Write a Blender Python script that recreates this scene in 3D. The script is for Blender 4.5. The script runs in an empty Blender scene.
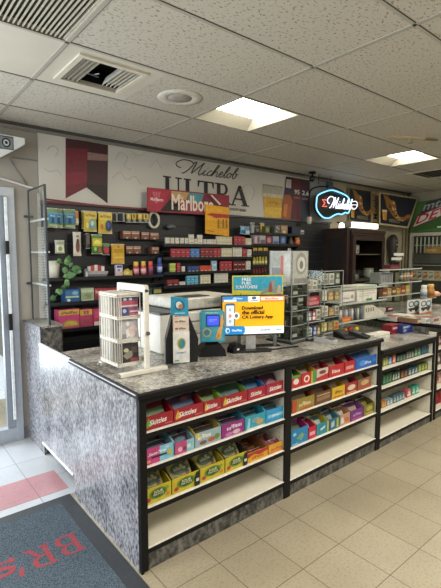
import bpy, math, random
from math import sin, cos, pi, radians
from mathutils import Vector, Matrix
random.seed(7)
C = bpy.context.scene.collection
# ---------------------------------------------------------------- camera geometry (metres)
H = 1.62
YAW, PITCH, FOC = 0.686717, 0.0920007, 431.1
_fw = Vector((sin(YAW)*cos(PITCH), cos(YAW)*cos(PITCH), -sin(PITCH)))
_rt = Vector((cos(YAW), -sin(YAW), 0)); _up = _rt.cross(_fw)
def at(px, py, ax, v):
    d = _rt*((px-220.5)/FOC) - _up*((py-294)/FOC) + _fw
    o = Vector((0, 0, H)); i = 'xyz'.index(ax)
    return o + d*((v-o[i])/d[i])
def rect(px0, pt, px1, pb, Y):
    """x0, x1, z0, z1 of an upright rectangle standing on the plane y = Y"""
    pm = (pt+pb)/2; pc = (px0+px1)/2
    return at(px0, pm, 'y', Y).x, at(px1, pm, 'y', Y).x, at(pc, pb, 'y', Y).z, at(pc, pt, 'y', Y).z
# ---------------------------------------------------------------- materials
def lin(h):
    h = h.lstrip('#'); o = []
    for i in (0, 2, 4):
        c = int(h[i:i+2], 16)/255
        o.append(c/12.92 if c <= .04045 else ((c+.055)/1.055)**2.4)
    return (*o, 1)
_M = {}
def mat(color, rough=.5, metal=0., emit=0., var=.08, scale=30, spec=.5):
    key = (color, rough, metal, emit, var, scale, spec)
    if key in _M: return _M[key]
    m = bpy.data.materials.new('surface_'+color.strip('#')); m.use_nodes = True
    nt = m.node_tree; b = nt.nodes['Principled BSDF']
    c = lin(color)
    b.inputs['Roughness'].default_value = rough; b.inputs['Metallic'].default_value = metal
    b.inputs['Specular IOR Level'].default_value = spec
    if var > 0:
        tc = nt.nodes.new('ShaderNodeTexCoord'); n = nt.nodes.new('ShaderNodeTexNoise'); r = nt.nodes.new('ShaderNodeValToRGB')
        n.inputs['Scale'].default_value = scale; n.inputs['Detail'].default_value = 2
        r.color_ramp.elements[0].color = (*[k*(1-var*2) for k in c[:3]], 1); r.color_ramp.elements[0].position = .3
        r.color_ramp.elements[1].color = (*[min(1, k*(1+var)) for k in c[:3]], 1); r.color_ramp.elements[1].position = .7
        nt.links.new(tc.outputs['Object'], n.inputs['Vector']); nt.links.new(n.outputs['Fac'], r.inputs['Fac'])
        nt.links.new(r.outputs['Color'], b.inputs['Base Color'])
    else:
        b.inputs['Base Color'].default_value = c
    if emit:
        b.inputs['Emission Color'].default_value = c; b.inputs['Emission Strength'].default_value = emit
    _M[key] = m; return m
def glassmat(name, tint='#ffffff', fac=.12, rough=.03, gcol='#ffffff'):
    m = bpy.data.materials.new(name); m.use_nodes = True; nt = m.node_tree; nt.nodes.clear()
    o = nt.nodes.new('ShaderNodeOutputMaterial'); mx = nt.nodes.new('ShaderNodeMixShader')
    t = nt.nodes.new('ShaderNodeBsdfTransparent'); g = nt.nodes.new('ShaderNodeBsdfGlossy'); lw = nt.nodes.new('ShaderNodeFresnel'); lw.inputs['IOR'].default_value = 1.35
    ml = nt.nodes.new('ShaderNodeMath'); ml.operation = 'MULTIPLY'; ml.inputs[1].default_value = .45; nt.links.new(lw.outputs[0], ml.inputs[0])
    ad = nt.nodes.new('ShaderNodeMath'); ad.operation = 'ADD'; ad.inputs[1].default_value = fac; ad.use_clamp = True
    t.inputs['Color'].default_value = lin(tint); g.inputs['Color'].default_value = lin(gcol); g.inputs['Roughness'].default_value = rough
    nt.links.new(ml.outputs[0], ad.inputs[0]); nt.links.new(ad.outputs[0], mx.inputs[0])
    nt.links.new(t.outputs[0], mx.inputs[1]); nt.links.new(g.outputs[0], mx.inputs[2]); nt.links.new(mx.outputs[0], o.inputs[0])
    return m
GLASS = glassmat('clear_glass', '#f2f6f5', .03)
GLASS2 = glassmat('cabinet_glass', '#e8ece8', 0, .03, '#50504c')
ACRYL = glassmat('clear_acrylic', '#eef2ec', .05, .06, '#e8efe6')
SHEETS = (GLASS, GLASS2, ACRYL)
def nodemat(name):
    m = bpy.data.materials.new(name); m.use_nodes = True
    return m, m.node_tree, m.node_tree.nodes['Principled BSDF']
def granite(name, stops, scale, rough, stretch=(1, 1, 1), big=6, spec=.5):
    m, nt, b = nodemat(name)
    tc = nt.nodes.new('ShaderNodeTexCoord'); mp = nt.nodes.new('ShaderNodeMapping'); mp.inputs['Scale'].default_value = stretch
    n1 = nt.nodes.new('ShaderNodeTexNoise'); n1.inputs['Scale'].default_value = scale; n1.inputs['Detail'].default_value = 6; n1.inputs['Roughness'].default_value = .72
    n2 = nt.nodes.new('ShaderNodeTexNoise'); n2.inputs['Scale'].default_value = big; n2.inputs['Detail'].default_value = 3
    mx = nt.nodes.new('ShaderNodeMath'); mx.operation = 'MULTIPLY_ADD'; mx.inputs[1].default_value = .26
    r = nt.nodes.new('ShaderNodeValToRGB')
    while len(r.color_ramp.elements) < len(stops): r.color_ramp.elements.new(.5)
    for e, (p, c) in zip(r.color_ramp.elements, stops): e.position = p; e.color = lin(c)
    L = nt.links.new
    L(tc.outputs['Object'], mp.inputs['Vector']); L(mp.outputs[0], n1.inputs['Vector']); L(mp.outputs[0], n2.inputs['Vector'])
    sc = nt.nodes.new('ShaderNodeMath'); sc.operation = 'MULTIPLY'; sc.inputs[1].default_value = .79
    L(n1.outputs['Fac'], sc.inputs[0]); L(n2.outputs['Fac'], mx.inputs[0]); L(sc.outputs[0], mx.inputs[2])
    L(mx.outputs[0], r.inputs['Fac']); L(r.outputs['Color'], b.inputs['Base Color'])
    b.inputs['Roughness'].default_value = rough; b.inputs['Specular IOR Level'].default_value = spec
    return m
GR_TOP = granite('grey_granite_laminate', [(.42, '#22211f'), (.48, '#65625d'), (.54, '#96928a'), (.61, '#c4c0b6')], 62, .28)
GR_SIDE = granite('streaked_granite_laminate', [(.39, '#2b2b2f'), (.47, '#5f5f65'), (.54, '#85858b'), (.64, '#a6a6ab')], 62, .26, (1, 1, .6), 5, 1.0)
GR_BASE = granite('dark_granite_laminate', [(.38, '#161616'), (.48, '#3b3a38'), (.56, '#5d5b56'), (.66, '#7d7a74')], 38, .35, (1, 1, .7), 7)
def tilemat(name, base, var, grout, tw, th, ox, oy, rough=.35, gw=.0022, speck='#6a5c44'):
    m, nt, b = nodemat(name); L = nt.links.new
    tc = nt.nodes.new('ShaderNodeTexCoord'); mp = nt.nodes.new('ShaderNodeMapping'); mp.inputs['Location'].default_value = (-ox, -oy, 0)
    br = nt.nodes.new('ShaderNodeTexBrick'); br.offset = 0; br.squash = 1
    for k, v in (('Scale', 1), ('Brick Width', tw), ('Row Height', th), ('Mortar Size', gw), ('Mortar Smooth', .1), ('Bias', 0)): br.inputs[k].default_value = v
    br.inputs['Color1'].default_value = lin(base); br.inputs['Color2'].default_value = lin(var); br.inputs['Mortar'].default_value = lin(grout)
    n = nt.nodes.new('ShaderNodeTexNoise'); n.inputs['Scale'].default_value = 75; n.inputs['Detail'].default_value = 4
    r = nt.nodes.new('ShaderNodeValToRGB'); r.color_ramp.elements[0].position = .5; r.color_ramp.elements[1].position = .66
    r.color_ramp.elements[0].color = (0, 0, 0, 1); r.color_ramp.elements[1].color = (.36, .36, .36, 1)
    mx = nt.nodes.new('ShaderNodeMixRGB'); mx.inputs[2].default_value = lin(speck)
    n2 = nt.nodes.new('ShaderNodeTexNoise'); n2.inputs['Scale'].default_value = 1.6; n2.inputs['Detail'].default_value = 3
    r2 = nt.nodes.new('ShaderNodeValToRGB'); r2.color_ramp.elements[0].color = (.78, .78, .78, 1); r2.color_ramp.elements[1].color = (1, 1, 1, 1)
    r2.color_ramp.elements[0].position = .3; r2.color_ramp.elements[1].position = .65
    mu = nt.nodes.new('ShaderNodeMixRGB'); mu.blend_type = 'MULTIPLY'; mu.inputs[0].default_value = 1
    L(tc.outputs['Object'], mp.inputs[0]); L(mp.outputs[0], br.inputs['Vector']); L(tc.outputs['Object'], n.inputs['Vector']); L(tc.outputs['Object'], n2.inputs['Vector'])
    L(n.outputs['Fac'], r.inputs[0]); L(r.outputs[0], mx.inputs[0]); L(br.outputs['Color'], mx.inputs[1])
    L(n2.outputs['Fac'], r2.inputs[0]); L(mx.outputs[0], mu.inputs[1]); L(r2.outputs[0], mu.inputs[2]); L(mu.outputs[0], b.inputs['Base Color'])
    b.inputs['Roughness'].default_value = rough
    return m
def ceilmat(name, base, hole):
    m, nt, b = nodemat(name); L = nt.links.new
    tc = nt.nodes.new('ShaderNodeTexCoord'); mp = nt.nodes.new('ShaderNodeMapping'); mp.inputs['Scale'].default_value = (1, 1.8, 1); mp.inputs['Rotation'].default_value = (0, 0, .5)
    n = nt.nodes.new('ShaderNodeTexNoise'); n.inputs['Scale'].default_value = 48; n.inputs['Detail'].default_value = 1.5
    r = nt.nodes.new('ShaderNodeValToRGB'); r.color_ramp.elements[0].position = .32; r.color_ramp.elements[1].position = .41
    r.color_ramp.elements[0].color = lin(hole); r.color_ramp.elements[1].color = lin(base)
    n2 = nt.nodes.new('ShaderNodeTexNoise'); n2.inputs['Scale'].default_value = 220
    bp = nt.nodes.new('ShaderNodeBump'); bp.inputs['Strength'].default_value = .25; bp.inputs['Distance'].default_value = .004
    L(tc.outputs['Object'], mp.inputs[0]); L(mp.outputs[0], n.inputs['Vector']); L(n.outputs['Fac'], r.inputs[0]); L(r.outputs[0], b.inputs['Base Color'])
    L(tc.outputs['Object'], n2.inputs['Vector']); L(n2.outputs['Fac'], bp.inputs['Height']); L(bp.outputs[0], b.inputs['Normal'])
    b.inputs['Roughness'].default_value = .6
    return m
BLACK = mat('#0b0b0c', .55, spec=.25); BLK2 = mat('#161618', .55, spec=.3); WHITE = mat('#e6e4dc', .45, var=.03); CREAM = mat('#ddd8c8', .5, var=.03)
STEEL = mat('#9a9c9e', .3, .9); GREY = mat('#77797a', .5)
# ---------------------------------------------------------------- mesh builder
_T = {}
def text_geo(s):
    if s in _T: return _T[s]
    cu = bpy.data.curves.new('lettering', 'FONT'); cu.body = s; cu.resolution_u = 2; cu.offset = .02
    ob = bpy.data.objects.new('lettering', cu); C.objects.link(ob)
    bpy.context.view_layer.update()
    me = bpy.data.meshes.new_from_object(ob.evaluated_get(bpy.context.evaluated_depsgraph_get()))
    vs = [(v.co.x, v.co.y) for v in me.vertices]; fs = [tuple(p.vertices) for p in me.polygons]
    bpy.data.objects.remove(ob); bpy.data.curves.remove(cu); bpy.data.meshes.remove(me)
    x0 = min(v[0] for v in vs); x1 = max(v[0] for v in vs); y0 = min(v[1] for v in vs); y1 = max(v[1] for v in vs)
    vs = [((x-x0)/(x1-x0), (y-y0)/(y1-y0)) for x, y in vs]
    _T[s] = (vs, fs); return _T[s]
def smooth(pts, n=4, closed=False):
    pts = [Vector(p) for p in pts]; out = []; N = len(pts)
    for i in range(N if closed else N-1):
        g = lambda k: pts[k % N] if closed else pts[max(0, min(N-1, k))]
        a, b, c, d = g(i-1), g(i), g(i+1), g(i+2)
        for j in range(n):
            t = j/n
            out.append(.5*((2*b)+(c-a)*t+(2*a-5*b+4*c-d)*t*t+(3*b-a-3*c+d)*t**3))
    if not closed: out.append(pts[-1])
    return out
class MB:
    def __init__(s): s.v = []; s.f = []; s.m = []; s.fm = []; s.sm = []
    def mi(s, m):
        if m not in s.m: s.m.append(m)
        return s.m.index(m)
    def add(s, vs, fs, m, sm=False):
        o = len(s.v); s.v += [tuple(v) for v in vs]; k = s.mi(m)
        for f in fs: s.f.append(tuple(o+i for i in f)); s.fm.append(k); s.sm.append(sm)
        return s
    def box(s, x0, x1, y0, y1, z0, z1, m, bv=0):
        if m in SHEETS:         # thin clear sheet: one surface
            d = (x1-x0, y1-y0, z1-z0); k = d.index(min(d))
            if k == 0: q = [(x0, y0, z0), (x0, y1, z0), (x0, y1, z1), (x0, y0, z1)]
            elif k == 1: q = [(x0, y0, z0), (x1, y0, z0), (x1, y0, z1), (x0, y0, z1)]
            else: q = [(x0, y0, z1), (x1, y0, z1), (x1, y1, z1), (x0, y1, z1)]
            return s.add(q, [(0, 1, 2, 3)], m)
        if bv:
            b = bv
            pts = []
            for z, i in ((z0, b), (z0+b, 0), (z1-b, 0), (z1, b)):
                q = [(x0+i+b, y0+i), (x1-i-b, y0+i), (x1-i, y0+i+b), (x1-i, y1-i-b), (x1-i-b, y1-i), (x0+i+b, y1-i), (x0+i, y1-i-b), (x0+i, y0+i+b)]
                pts += [(x, y, z) for x, y in q]
            fs = [tuple(range(7, -1, -1)), tuple(range(24, 32))]
            for r in range(3):
                for k in range(8): fs.append((r*8+k, r*8+(k+1) % 8, r*8+8+(k+1) % 8, r*8+8+k))
            return s.add(pts, fs, m)
        return s.add([(x, y, z) for z in (z0, z1) for x, y in ((x0, y0), (x1, y0), (x1, y1), (x0, y1))],
                     [(3, 2, 1, 0), (4, 5, 6, 7), (0, 1, 5, 4), (1, 2, 6, 5), (2, 3, 7, 6), (3, 0, 4, 7)], m)
    def prism(s, pts, vec, m):
        pts = [Vector(p) for p in pts]; n = len(pts); v = Vector(vec)
        return s.add(pts+[p+v for p in pts], [tuple(range(n-1, -1, -1)), tuple(range(n, 2*n))]+[(i, (i+1) % n, n+(i+1) % n, n+i) for i in range(n)], m)
    def tube(s, pts, r, m, n=6, closed=False):
        pts = [Vector(p) for p in pts]; N = len(pts); vs = []; fs = []; up = Vector((0, 0, 1))
        rs = r if isinstance(r, (list, tuple)) else [r]*N
        for i, p in enumerate(pts):
            a = pts[(i-1) % N] if closed or i else p; b = pts[(i+1) % N] if closed or i < N-1 else p
            t = (b-a)
            t = t.normalized() if t.length > 1e-9 else Vector((0, 0, 1))
            u = t.cross(up)
            if u.length < .05: u = t.cross(Vector((0, 1, 0)))
            u.normalize(); w = t.cross(u)
            vs += [p+(u*cos(2*pi*k/n)+w*sin(2*pi*k/n))*rs[i] for k in range(n)]
        for i in range(N if closed else N-1):
            for k in range(n):
                j = (i+1) % N
                fs.append((i*n+k, i*n+(k+1) % n, j*n+(k+1) % n, j*n+k))
        if not closed: fs += [tuple(range(n-1, -1, -1)), tuple((N-1)*n+k for k in range(n))]
        return s.add(vs, fs, m, True)
    def lathe(s, prof, m, c=(0, 0, 0), n=14, sm=True):
        vs = []; fs = []
        for r, z in prof: vs += [(c[0]+r*cos(2*pi*k/n), c[1]+r*sin(2*pi*k/n), c[2]+z) for k in range(n)]
        for i in range(len(prof)-1):
            for k in range(n): fs.append((i*n+k, i*n+(k+1) % n, (i+1)*n+(k+1) % n, (i+1)*n+k))
        fs += [tuple(range(n-1, -1, -1)), tuple((len(prof)-1)*n+k for k in range(n))]
        return s.add(vs, fs, m, sm)
    def face(s, o, u, v, shapes, off=.0006):
        """flat printed shapes on a face; o corner, u and v full edge vectors"""
        o = Vector(o); u = Vector(u); v = Vector(v); n = u.cross(v).normalized()
        for i, sh in enumerate(shapes):
            q = o+n*(off*(i+1)); k = sh[0]
            P = lambda a, b: q+u*a+v*b
            if k == 'r': _, a, b, c, d, m = sh; s.add([P(a, b), P(c, b), P(c, d), P(a, d)], [(0, 1, 2, 3)], mm(m))
            elif k == 'e':
                _, a, b, ra, rb, m = sh; s.add([P(a+ra*cos(2*pi*j/14), b+rb*sin(2*pi*j/14)) for j in range(14)], [tuple(range(14))], mm(m))
            elif k == 'p': s.add([P(a, b) for a, b in sh[1]], [tuple(range(len(sh[1])))], mm(sh[2]))
            elif k == 's':      # print too small to read: a broken row of strokes
                _, t, a, b, c, d, m = sh[:7]; rise = sh[8] if len(sh) > 8 else 0; N = max(4, len(t)*2); vs = []; fs = []
                for q_ in range(N):
                    u0 = a+(c-a)*q_/N; u1 = a+(c-a)*(q_+.62)/N; hh = (1, .62, .7, .95, .6, .66, .85)[(q_*3+len(t)) % 7]; y0 = (0, .12, 0, .3)[q_ % 4] if hh > .8 else 0
                    r0 = rise*q_/N; o_ = len(vs)
                    vs += [P(u0, b+r0+y0*(d-b)), P(u1, b+r0+y0*(d-b)), P(u1, b+r0+hh*(d-b)), P(u0, b+r0+hh*(d-b))]; fs.append((o_, o_+1, o_+2, o_+3))
                s.add(vs, fs, mm(m))
            elif k == 't':
                _, t, a, b, c, d, m = sh[:7]; she = sh[7] if len(sh) > 7 else 0; rise = sh[8] if len(sh) > 8 else 0
                vs, fs = text_geo(t)
                s.add([P(a+(x+she*y)*(c-a), b+y*(d-b)+rise*x) for x, y in vs], fs, mm(m))
        return s
    def build(s, name, parent=None, loc=None):
        me = bpy.data.meshes.new(name); me.from_pydata(s.v, [], s.f)
        for m in s.m: me.materials.append(m)
        me.polygons.foreach_set('material_index', s.fm); me.polygons.foreach_set('use_smooth', s.sm)
        me.update(); me.validate()
        o = bpy.data.objects.new(name, me); C.objects.link(o)
        if parent: o.parent = parent
        if loc: o.location = loc
        return o
def mm(m): return mat(m) if isinstance(m, str) else m
def thing(name, label, cat, loc=(0, 0, 0), rz=0, group=None):
    o = bpy.data.objects.new(name, None); C.objects.link(o); o.location = loc; o.rotation_euler.z = rz
    o.empty_display_size = .05
    return tag(o, label, cat, group)
def tag(o, label, cat, group=None):
    o['label'] = label; o['category'] = cat
    if group: o['group'] = group
    return o
def struct(o): o['kind'] = 'structure'; return o
def dup(root, loc, rz=None, label=None, group=None, rot=None):
    r = root.copy(); C.objects.link(r); r.location = loc
    if rz is not None: r.rotation_euler.z = rz
    if rot is not None: r.rotation_euler = rot
    if label: r['label'] = label
    if group: r['group'] = group
    for ch in list(root.children):
        c = ch.copy(); C.objects.link(c); c.parent = r
        for g in list(ch.children):
            d = g.copy(); C.objects.link(d); d.parent = c
    return r
def colx(px, Y, z):
    """x of the spot on the line (y = Y, z) that lies in picture column px"""
    lo, hi = 0., 12.
    for _ in range(40):
        x = (lo+hi)/2; v = Vector((x, Y, z-H)); q = 220.5+FOC*v.dot(_rt)/v.dot(_fw)
        if q < px: lo = x
        else: hi = x
    return x
# ================================================================ the room
YW, ZC, XR = 3.95, 2.71, 7.66           # back wall, ceiling height, right wall
FLOOR = tilemat('cream_vinyl_tile', '#a39983', '#9c927b', '#554c3c', .3075, .3075, .4243, .114, .32)
struct(MB().box(-3, 9, -4, 5.2, -.06, 0, FLOOR).build('floor'))
ENTRY = tilemat('pale_grey_entry_tile', '#b3b6bb', '#bcbec2', '#85878b', .36, .36, .085, .24, .3, .003, '#a0a2a6')
struct(MB().box(-3, 1.2, 2.80, 3.95, 0, .002, ENTRY).build('floor'))
PINK = tilemat('pink_entry_tile', '#b3868a', '#ab7c81', '#8d6a6d', .36, 5, .085, .24, .3, .003, '#8e6266')
struct(MB().box(-3, 1.0, 2.885, 3.20, .002, .0035, PINK).build('trim_1'))
WALLM = mat('#a09a90', .7, var=.06, scale=3); WALLR = mat('#a39a82', .7, var=.06, scale=3)
BWALL = mat('#b1a893', .7, var=.05, scale=3)
struct(MB().box(.985, 1.19, YW, YW+.12, 0, ZC, WALLM).box(-3, .985, YW, YW+.12, 2.17, ZC, WALLM)
       .box(1.19, 5.3, YW, YW+.12, 0, ZC, WALLM).box(5.3, XR+.2, YW, YW+.12, 0, ZC, WALLR).build('wall_back'))
struct(MB().box(XR, XR+.12, -4, YW, 0, ZC, WALLR).build('wall_right'))
struct(MB().box(.99, 1.19, YW-.012, YW, 2.42, 2.426, GREY).box(-1, 5.3, YW-.02, YW, 2.655, 2.668, mat('#8b867c', .6)).box(.4, XR, YW-.03, YW, ZC-.02, ZC, mat('#4a4843', .6)).build('trim_2'))
struct(MB().box(.985, 1.05, YW-.012, YW, 0, .10, mat('#77787c', .6)).build('baseboard_back'))
# ceiling: tile field with openings, grid bars
CT = ceilmat('speckled_ceiling_tile', '#cac5b7', '#878071')
CP = mat('#d3cdbd', .6, var=.03, scale=4)
gx = [.868+1.218*k for k in range(-3, 7)]; gy = [2.915-.61*k for k in range(-1, 12)]
holes = {(2.086, 2.305): 1, (4.522, 2.305): 1}
c = MB()
for i in range(len(gx)-1):
    for j in range(len(gy)-1):
        x0, x1, y1, y0 = gx[i], gx[i+1], gy[j], gy[j+1]
        y1 = min(y1, YW)
        xm = (x0+x1)/2
        if abs(y0-2.305) < .01 and abs(x0-2.086) < .02 or abs(y0-2.305) < .01 and abs(x0-4.522) < .02:
            xm = x0+.609; c.box(xm, x1, y0, y1, ZC, ZC+.02, CT); continue
        if abs(y0-2.305) < .01 and abs(x0-.868) < .02:      # vent and loudspeaker tile
            c.box(xm, x1, y0, y1, ZC, ZC+.02, CT)
            a, b, d, e = .985, 1.37, 2.40, 2.785
            c.box(x0, a, y0, y1, ZC, ZC+.02, CP).box(b, xm, y0, y1, ZC, ZC+.02, CP).box(a, b, y0, d, ZC, ZC+.02, CP).box(a, b, e, y1, ZC, ZC+.02, CP); continue
        if abs(x1-.868) < .02 and (abs(y0-1.695) < .01 or abs(y0-1.085) < .01): continue      # return-air opening
        c.box(x0, x1, y0, y1, ZC, ZC+.02, CP if (abs(x1-.868) < .02 and abs(y0-2.305) < .01) else CT)
c.box(-3, 9, 3.525, YW, ZC, ZC+.02, CT)
struct(c.build('ceiling'))
g = MB(); TB = mat('#b3afa3', .5, var=.03); GAP = mat('#5d584d', .7)
for x in gx: g.box(x-.011, x+.011, -4, YW, ZC-.004, ZC, TB).box(x+.011, x+.0145, -4, YW, ZC-.003, ZC, GAP)
for y in gy:
    if y < YW: g.box(-3, 9, y-.009, y+.009, ZC-.004, ZC, TB).box(-3, 9, y-.013, y-.009, ZC-.003, ZC, GAP)
struct(g.build('trim_3'))
struct(MB().box(-3.2, 9.2, -4, 4.1, ZC+.5, ZC+.55, mat('#2a2825', .9)).build('ceiling'))   # slab above the hung ceiling
# storefront opening at the far left: aluminium frame and glass
ALU = mat('#aeb4bc', .35, .4, var=.03)
w = struct(MB().box(.93, .985, YW-.03, YW+.09, 0, 2.17, ALU).box(-3, .93, YW-.03, YW+.09, 2.10, 2.17, ALU).box(.865, .93, YW-.01, YW+.05, .12, 2.10, mat('#8d949d', .4, .3, var=.03)).box(-.2, -.13, YW-.03, YW+.09, 0, 2.1, ALU).build('door_1'))
struct(MB().box(.905, .925, YW-.045, YW-.028, .2, 2.09, mat('#e9eef2', .4)).box(.902, .928, YW-.05, YW-.028, 1.62, 1.73, BLK2).box(.902, .928, YW-.05, YW-.028, .98, 1.12, BLK2).build('door_frame', w))
struct(MB().box(-.13, .865, YW+.01, YW+.016, .12, 2.10, GLASS).build('door_glass', w))
struct(MB().box(-.13, .93, YW-.02, YW+.06, 0, .12, ALU).build('door_sill', w))
struct(MB().tube([(.72, YW-.09, .98), (.72, YW-.09, 1.3)], .014, STEEL, 8).tube([(.72, YW-.09, 1.0), (.72, YW, 1.0)], .01, STEEL).tube([(.72, YW-.09, 1.28), (.72, YW, 1.28)], .01, STEEL).build('door_handle', w))
struct(MB().box(-5, 1.6, YW+.12, 9, -.06, -.01, mat('#c4c7c8', .8)).build('ground'))
# ================================================================ ceiling fittings
EM = mat('#fff6e2', .5, emit=16, var=0); TRM = mat('#cfcbbb', .5, var=.02)
def troffer(x0, label, wx=.609):
    t = thing('ceiling_light', label, 'light', (x0+wx/2, 2.61, ZC), 0, 'recessed fluorescent ceiling lights')
    a, b = wx/2, .305
    m = MB()
    q = [(-a, -b), (a, -b), (a, b), (-a, b)]; r = [(-a+.13, -b+.02), (a-.05, -b+.02), (a-.05, b-.13), (-a+.13, b-.13)]
    for i in range(4):
        j = (i+1) % 4
        m.add([(*q[i], 0), (*q[j], 0), (*r[j], .07), (*r[i], .07)], [(0, 1, 2, 3)], TRM)
    m.build('trim_frame', t)
    MB().box(-a+.13, a-.05, -b+.02, b-.13, .07, .08, EM).build('diffuser', t)
troffer(2.086, 'nearer square recessed ceiling light, glowing white')
troffer(4.522, 'farther square recessed ceiling light, glowing white, toward the back right')
# return-air grille
t = thing('ceiling_grille', 'dark slatted return-air grille in the ceiling corner', 'ceiling grille', (.25, 1.7, ZC))
m = MB(); SL = mat('#cfc9b6', .5)
for k in range(56): x = -.60+k*.0217; m.box(x-.0028, x+.0028, -.6, .6, .0, .009, SL)
m.build('slat', t)
MB().box(-.62, -.6, -.615, .615, -.003, .03, SL).box(.6, .612, -.615, .615, -.003, .03, SL).box(-.6, .6, .6, .612, -.003, .03, SL).box(-.6, .6, -.615, -.6, -.003, .03, SL).build('frame', t)
MB().box(-.62, .62, -.62, .62, .05, .06, mat('#3b3830', .9)).build('backing', t)
# supply vent
t = thing('ceiling_vent', 'square ceiling air vent with tilted louvres and dark throat', 'vent', (1.178, 2.592, ZC))
m = MB(); VP = mat('#d8d2c0', .45, var=.03)
m.box(-.215, -.185, -.215, .215, -.012, 0, VP).box(.185, .215, -.215, .215, -.012, 0, VP).box(-.185, .185, -.215, -.185, -.012, 0, VP).box(-.185, .185, .185, .215, -.012, 0, VP)
m.build('frame', t)
MB().box(-.19, .19, -.19, .19, .11, .12, BLACK).box(-.19, -.185, -.19, .19, .02, .11, BLACK).box(.185, .19, -.19, .19, .02, .11, BLACK).box(-.19, .19, .185, .19, .02, .11, BLACK).box(-.19, .19, -.19, -.185, .02, .11, BLACK).build('backing', t)
for k in range(4):
    x = -.165+k*.027; MB().prism([(x, -.18, -.006), (x+.004, -.18, -.006), (x-.022, -.18, .05), (x-.026, -.18, .05)], (0, .36, 0), mat('#8d8876', .5)).build('louvre', t)
for k in range(5):
    x = .06+k*.026; MB().prism([(x, -.18, -.008), (x+.004, -.18, -.008), (x+.03, -.18, .045), (x+.026, -.18, .045)], (0, .30, 0), mat('#e4dfcf', .5)).build('louvre', t)
MB().tube([(-.12, .06, .02), (.02, .08, .02)], .005, STEEL).tube([(-.02, -.02, .0), (-.02, .1, .03)], .004, STEEL).build('damper_rod', t)
# loudspeaker
t = thing('ceiling_speaker', 'round white flush ceiling loudspeaker beside the air vent', 'speaker', (1.765, 2.60, ZC))
MB().lathe([(.158, 0), (.156, -.005), (.12, -.008), (.086, -.006), (.084, -.003)], mat('#d5d1c4', .5), n=28).build('rim', t)
MB().lathe([(.084, -.003), (.083, -.006), (.03, -.008)], mat('#a7a39a', .6), n=24).build('grille', t)
p = at(405, 137, 'z', ZC)
t = thing('ceiling_hook', 'small pale broken sign hook on the ceiling tile near farther light', 'hook', (p.x, p.y, ZC), -.5)
MB().box(-.16, .2, -.02, .02, -.014, 0, mat('#c8b894', .5)).box(.2, .34, -.012, .012, -.02, -.008, mat('#8d7a52', .5)).build('strip', t)
MB().tube([(.05, 0, -.012), (.05, .03, -.05), (.1, .03, -.04)], .008, mat('#bfae88', .5)).build('clip', t)
p = at(438, 173, 'z', ZC)
t = thing('ceiling_vent', 'dark square ceiling vent at the far right edge', 'vent', (p.x, p.y, ZC))
MB().box(-.3, .3, -.28, -.25, -.01, 0, VP).box(-.3, .3, .25, .28, -.01, 0, VP).box(-.3, -.27, -.25, .25, -.01, 0, VP).box(.27, .3, -.25, .25, -.01, 0, VP).build('frame', t)
m = MB().box(-.27, .27, -.25, .25, -.003, 0, BLACK)
for k in range(6): m.box(-.27, .27, -.22+k*.08, -.21+k*.08, -.008, 0, mat('#6b675c'))
m.build('grille', t)
# ================================================================ checkout counter
XC, YF, ZT = 1.0, 1.84, .945
def bay(label, x0, x1, ztop, levels, depth=.46, end=False, ends=.03):
    t = thing('shelf_unit', label, 'shelf unit', (x0, YF, 0), 0, 'white candy shelf units built under the counter')
    w = x1-x0; e = ends
    WI = mat('#d6d1c0', .45, var=.02)
    MB().box(e*.5, w-e*.5, depth, depth+.015, .09, ztop-.05, WI).build('back_panel', t)
    for xa in (0, w-e):
        m = MB().box(xa+.004, xa+e-.004, .012, depth, .0, ztop-.0345, WI).box(xa, xa+e, 0, .012, 0, ztop-.0345, BLACK)
        for z in [k*.032+.12 for k in range(int((ztop-.2)/.032))]:
            for yy in (.05, depth-.06): m.box(xa+.0035, xa+e-.0035, yy, yy+.006, z, z+.006, mat('#8c8878'))
        m.build('side_panel', t)
    for z in levels:
        MB().box(e, w-e, .012, depth, z-.02, z, WI).box(e, w-e, .002, .012, z-.030, z-.004, BLACK).box(e, w-e, .002, .012, z-.004, z, mat('#e9e6dc')).build('shelf', t)
    MB().box(e, w-e, .0, .012, ztop-.06, ztop-.0345, BLACK).build('top_rail', t)
    MB().box(e, w-e, .006, .02, 0, levels[-1]-.028, GR_BASE).build('kickboard', t)
    if end: MB().box(-.012, -.001, .0, .915, 0, ztop-.0345, GR_SIDE).box(-.014, -.001, -.008, .02, 0, ztop-.0345, BLACK).build('end_panel', t)
    return t
bay('nearest candy shelf unit under the counter, at the granite corner', 1.002, 2.083, ZT, (.732, .55, .336, .120), end=True)
bay('middle candy shelf unit of the counter, below the tall spinner', 2.083, 3.195, ZT, (.727, .556, .325, .108))
bay('lower shelf unit past the counter step, holding small dark packets', 3.197, 4.17, .84, (.672, .51, .31, .085))
t = thing('countertop', 'grey granite countertop with black edge over the two nearer shelf units', 'countertop', (0, 0, 0))
MB().box(.975, 3.20, 1.815, 2.754, ZT-.032, ZT-.001, BLACK, .006).box(1.008, 3.20, 2.75, 2.98, ZT-.032, ZT-.001, BLACK).build('edge_band', t)
MB().box(.992, 3.19, 1.832, 2.75, ZT-.004, ZT, GR_TOP).box(1.01, 3.19, 2.75, 2.97, ZT-.004, ZT, GR_TOP).build('granite_surface', t)
MB().box(.9725, .9748, 1.84, 2.754, ZT-.012, ZT-.006, mat('#bdbbc4', .3)).build('side_highlight', t)  # highlight along the dark edge, put in as a pale lavender line
t = thing('countertop', 'lower granite countertop one step down, holding red and blue cartons', 'countertop', (0, 0, 0))
MB().box(3.205, 4.2, 1.825, 2.98, .806, .838, BLACK, .006).build('edge_band', t)
MB().box(3.215, 4.19, 1.84, 2.97, .834, .84, GR_TOP).build('granite_surface', t)
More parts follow.
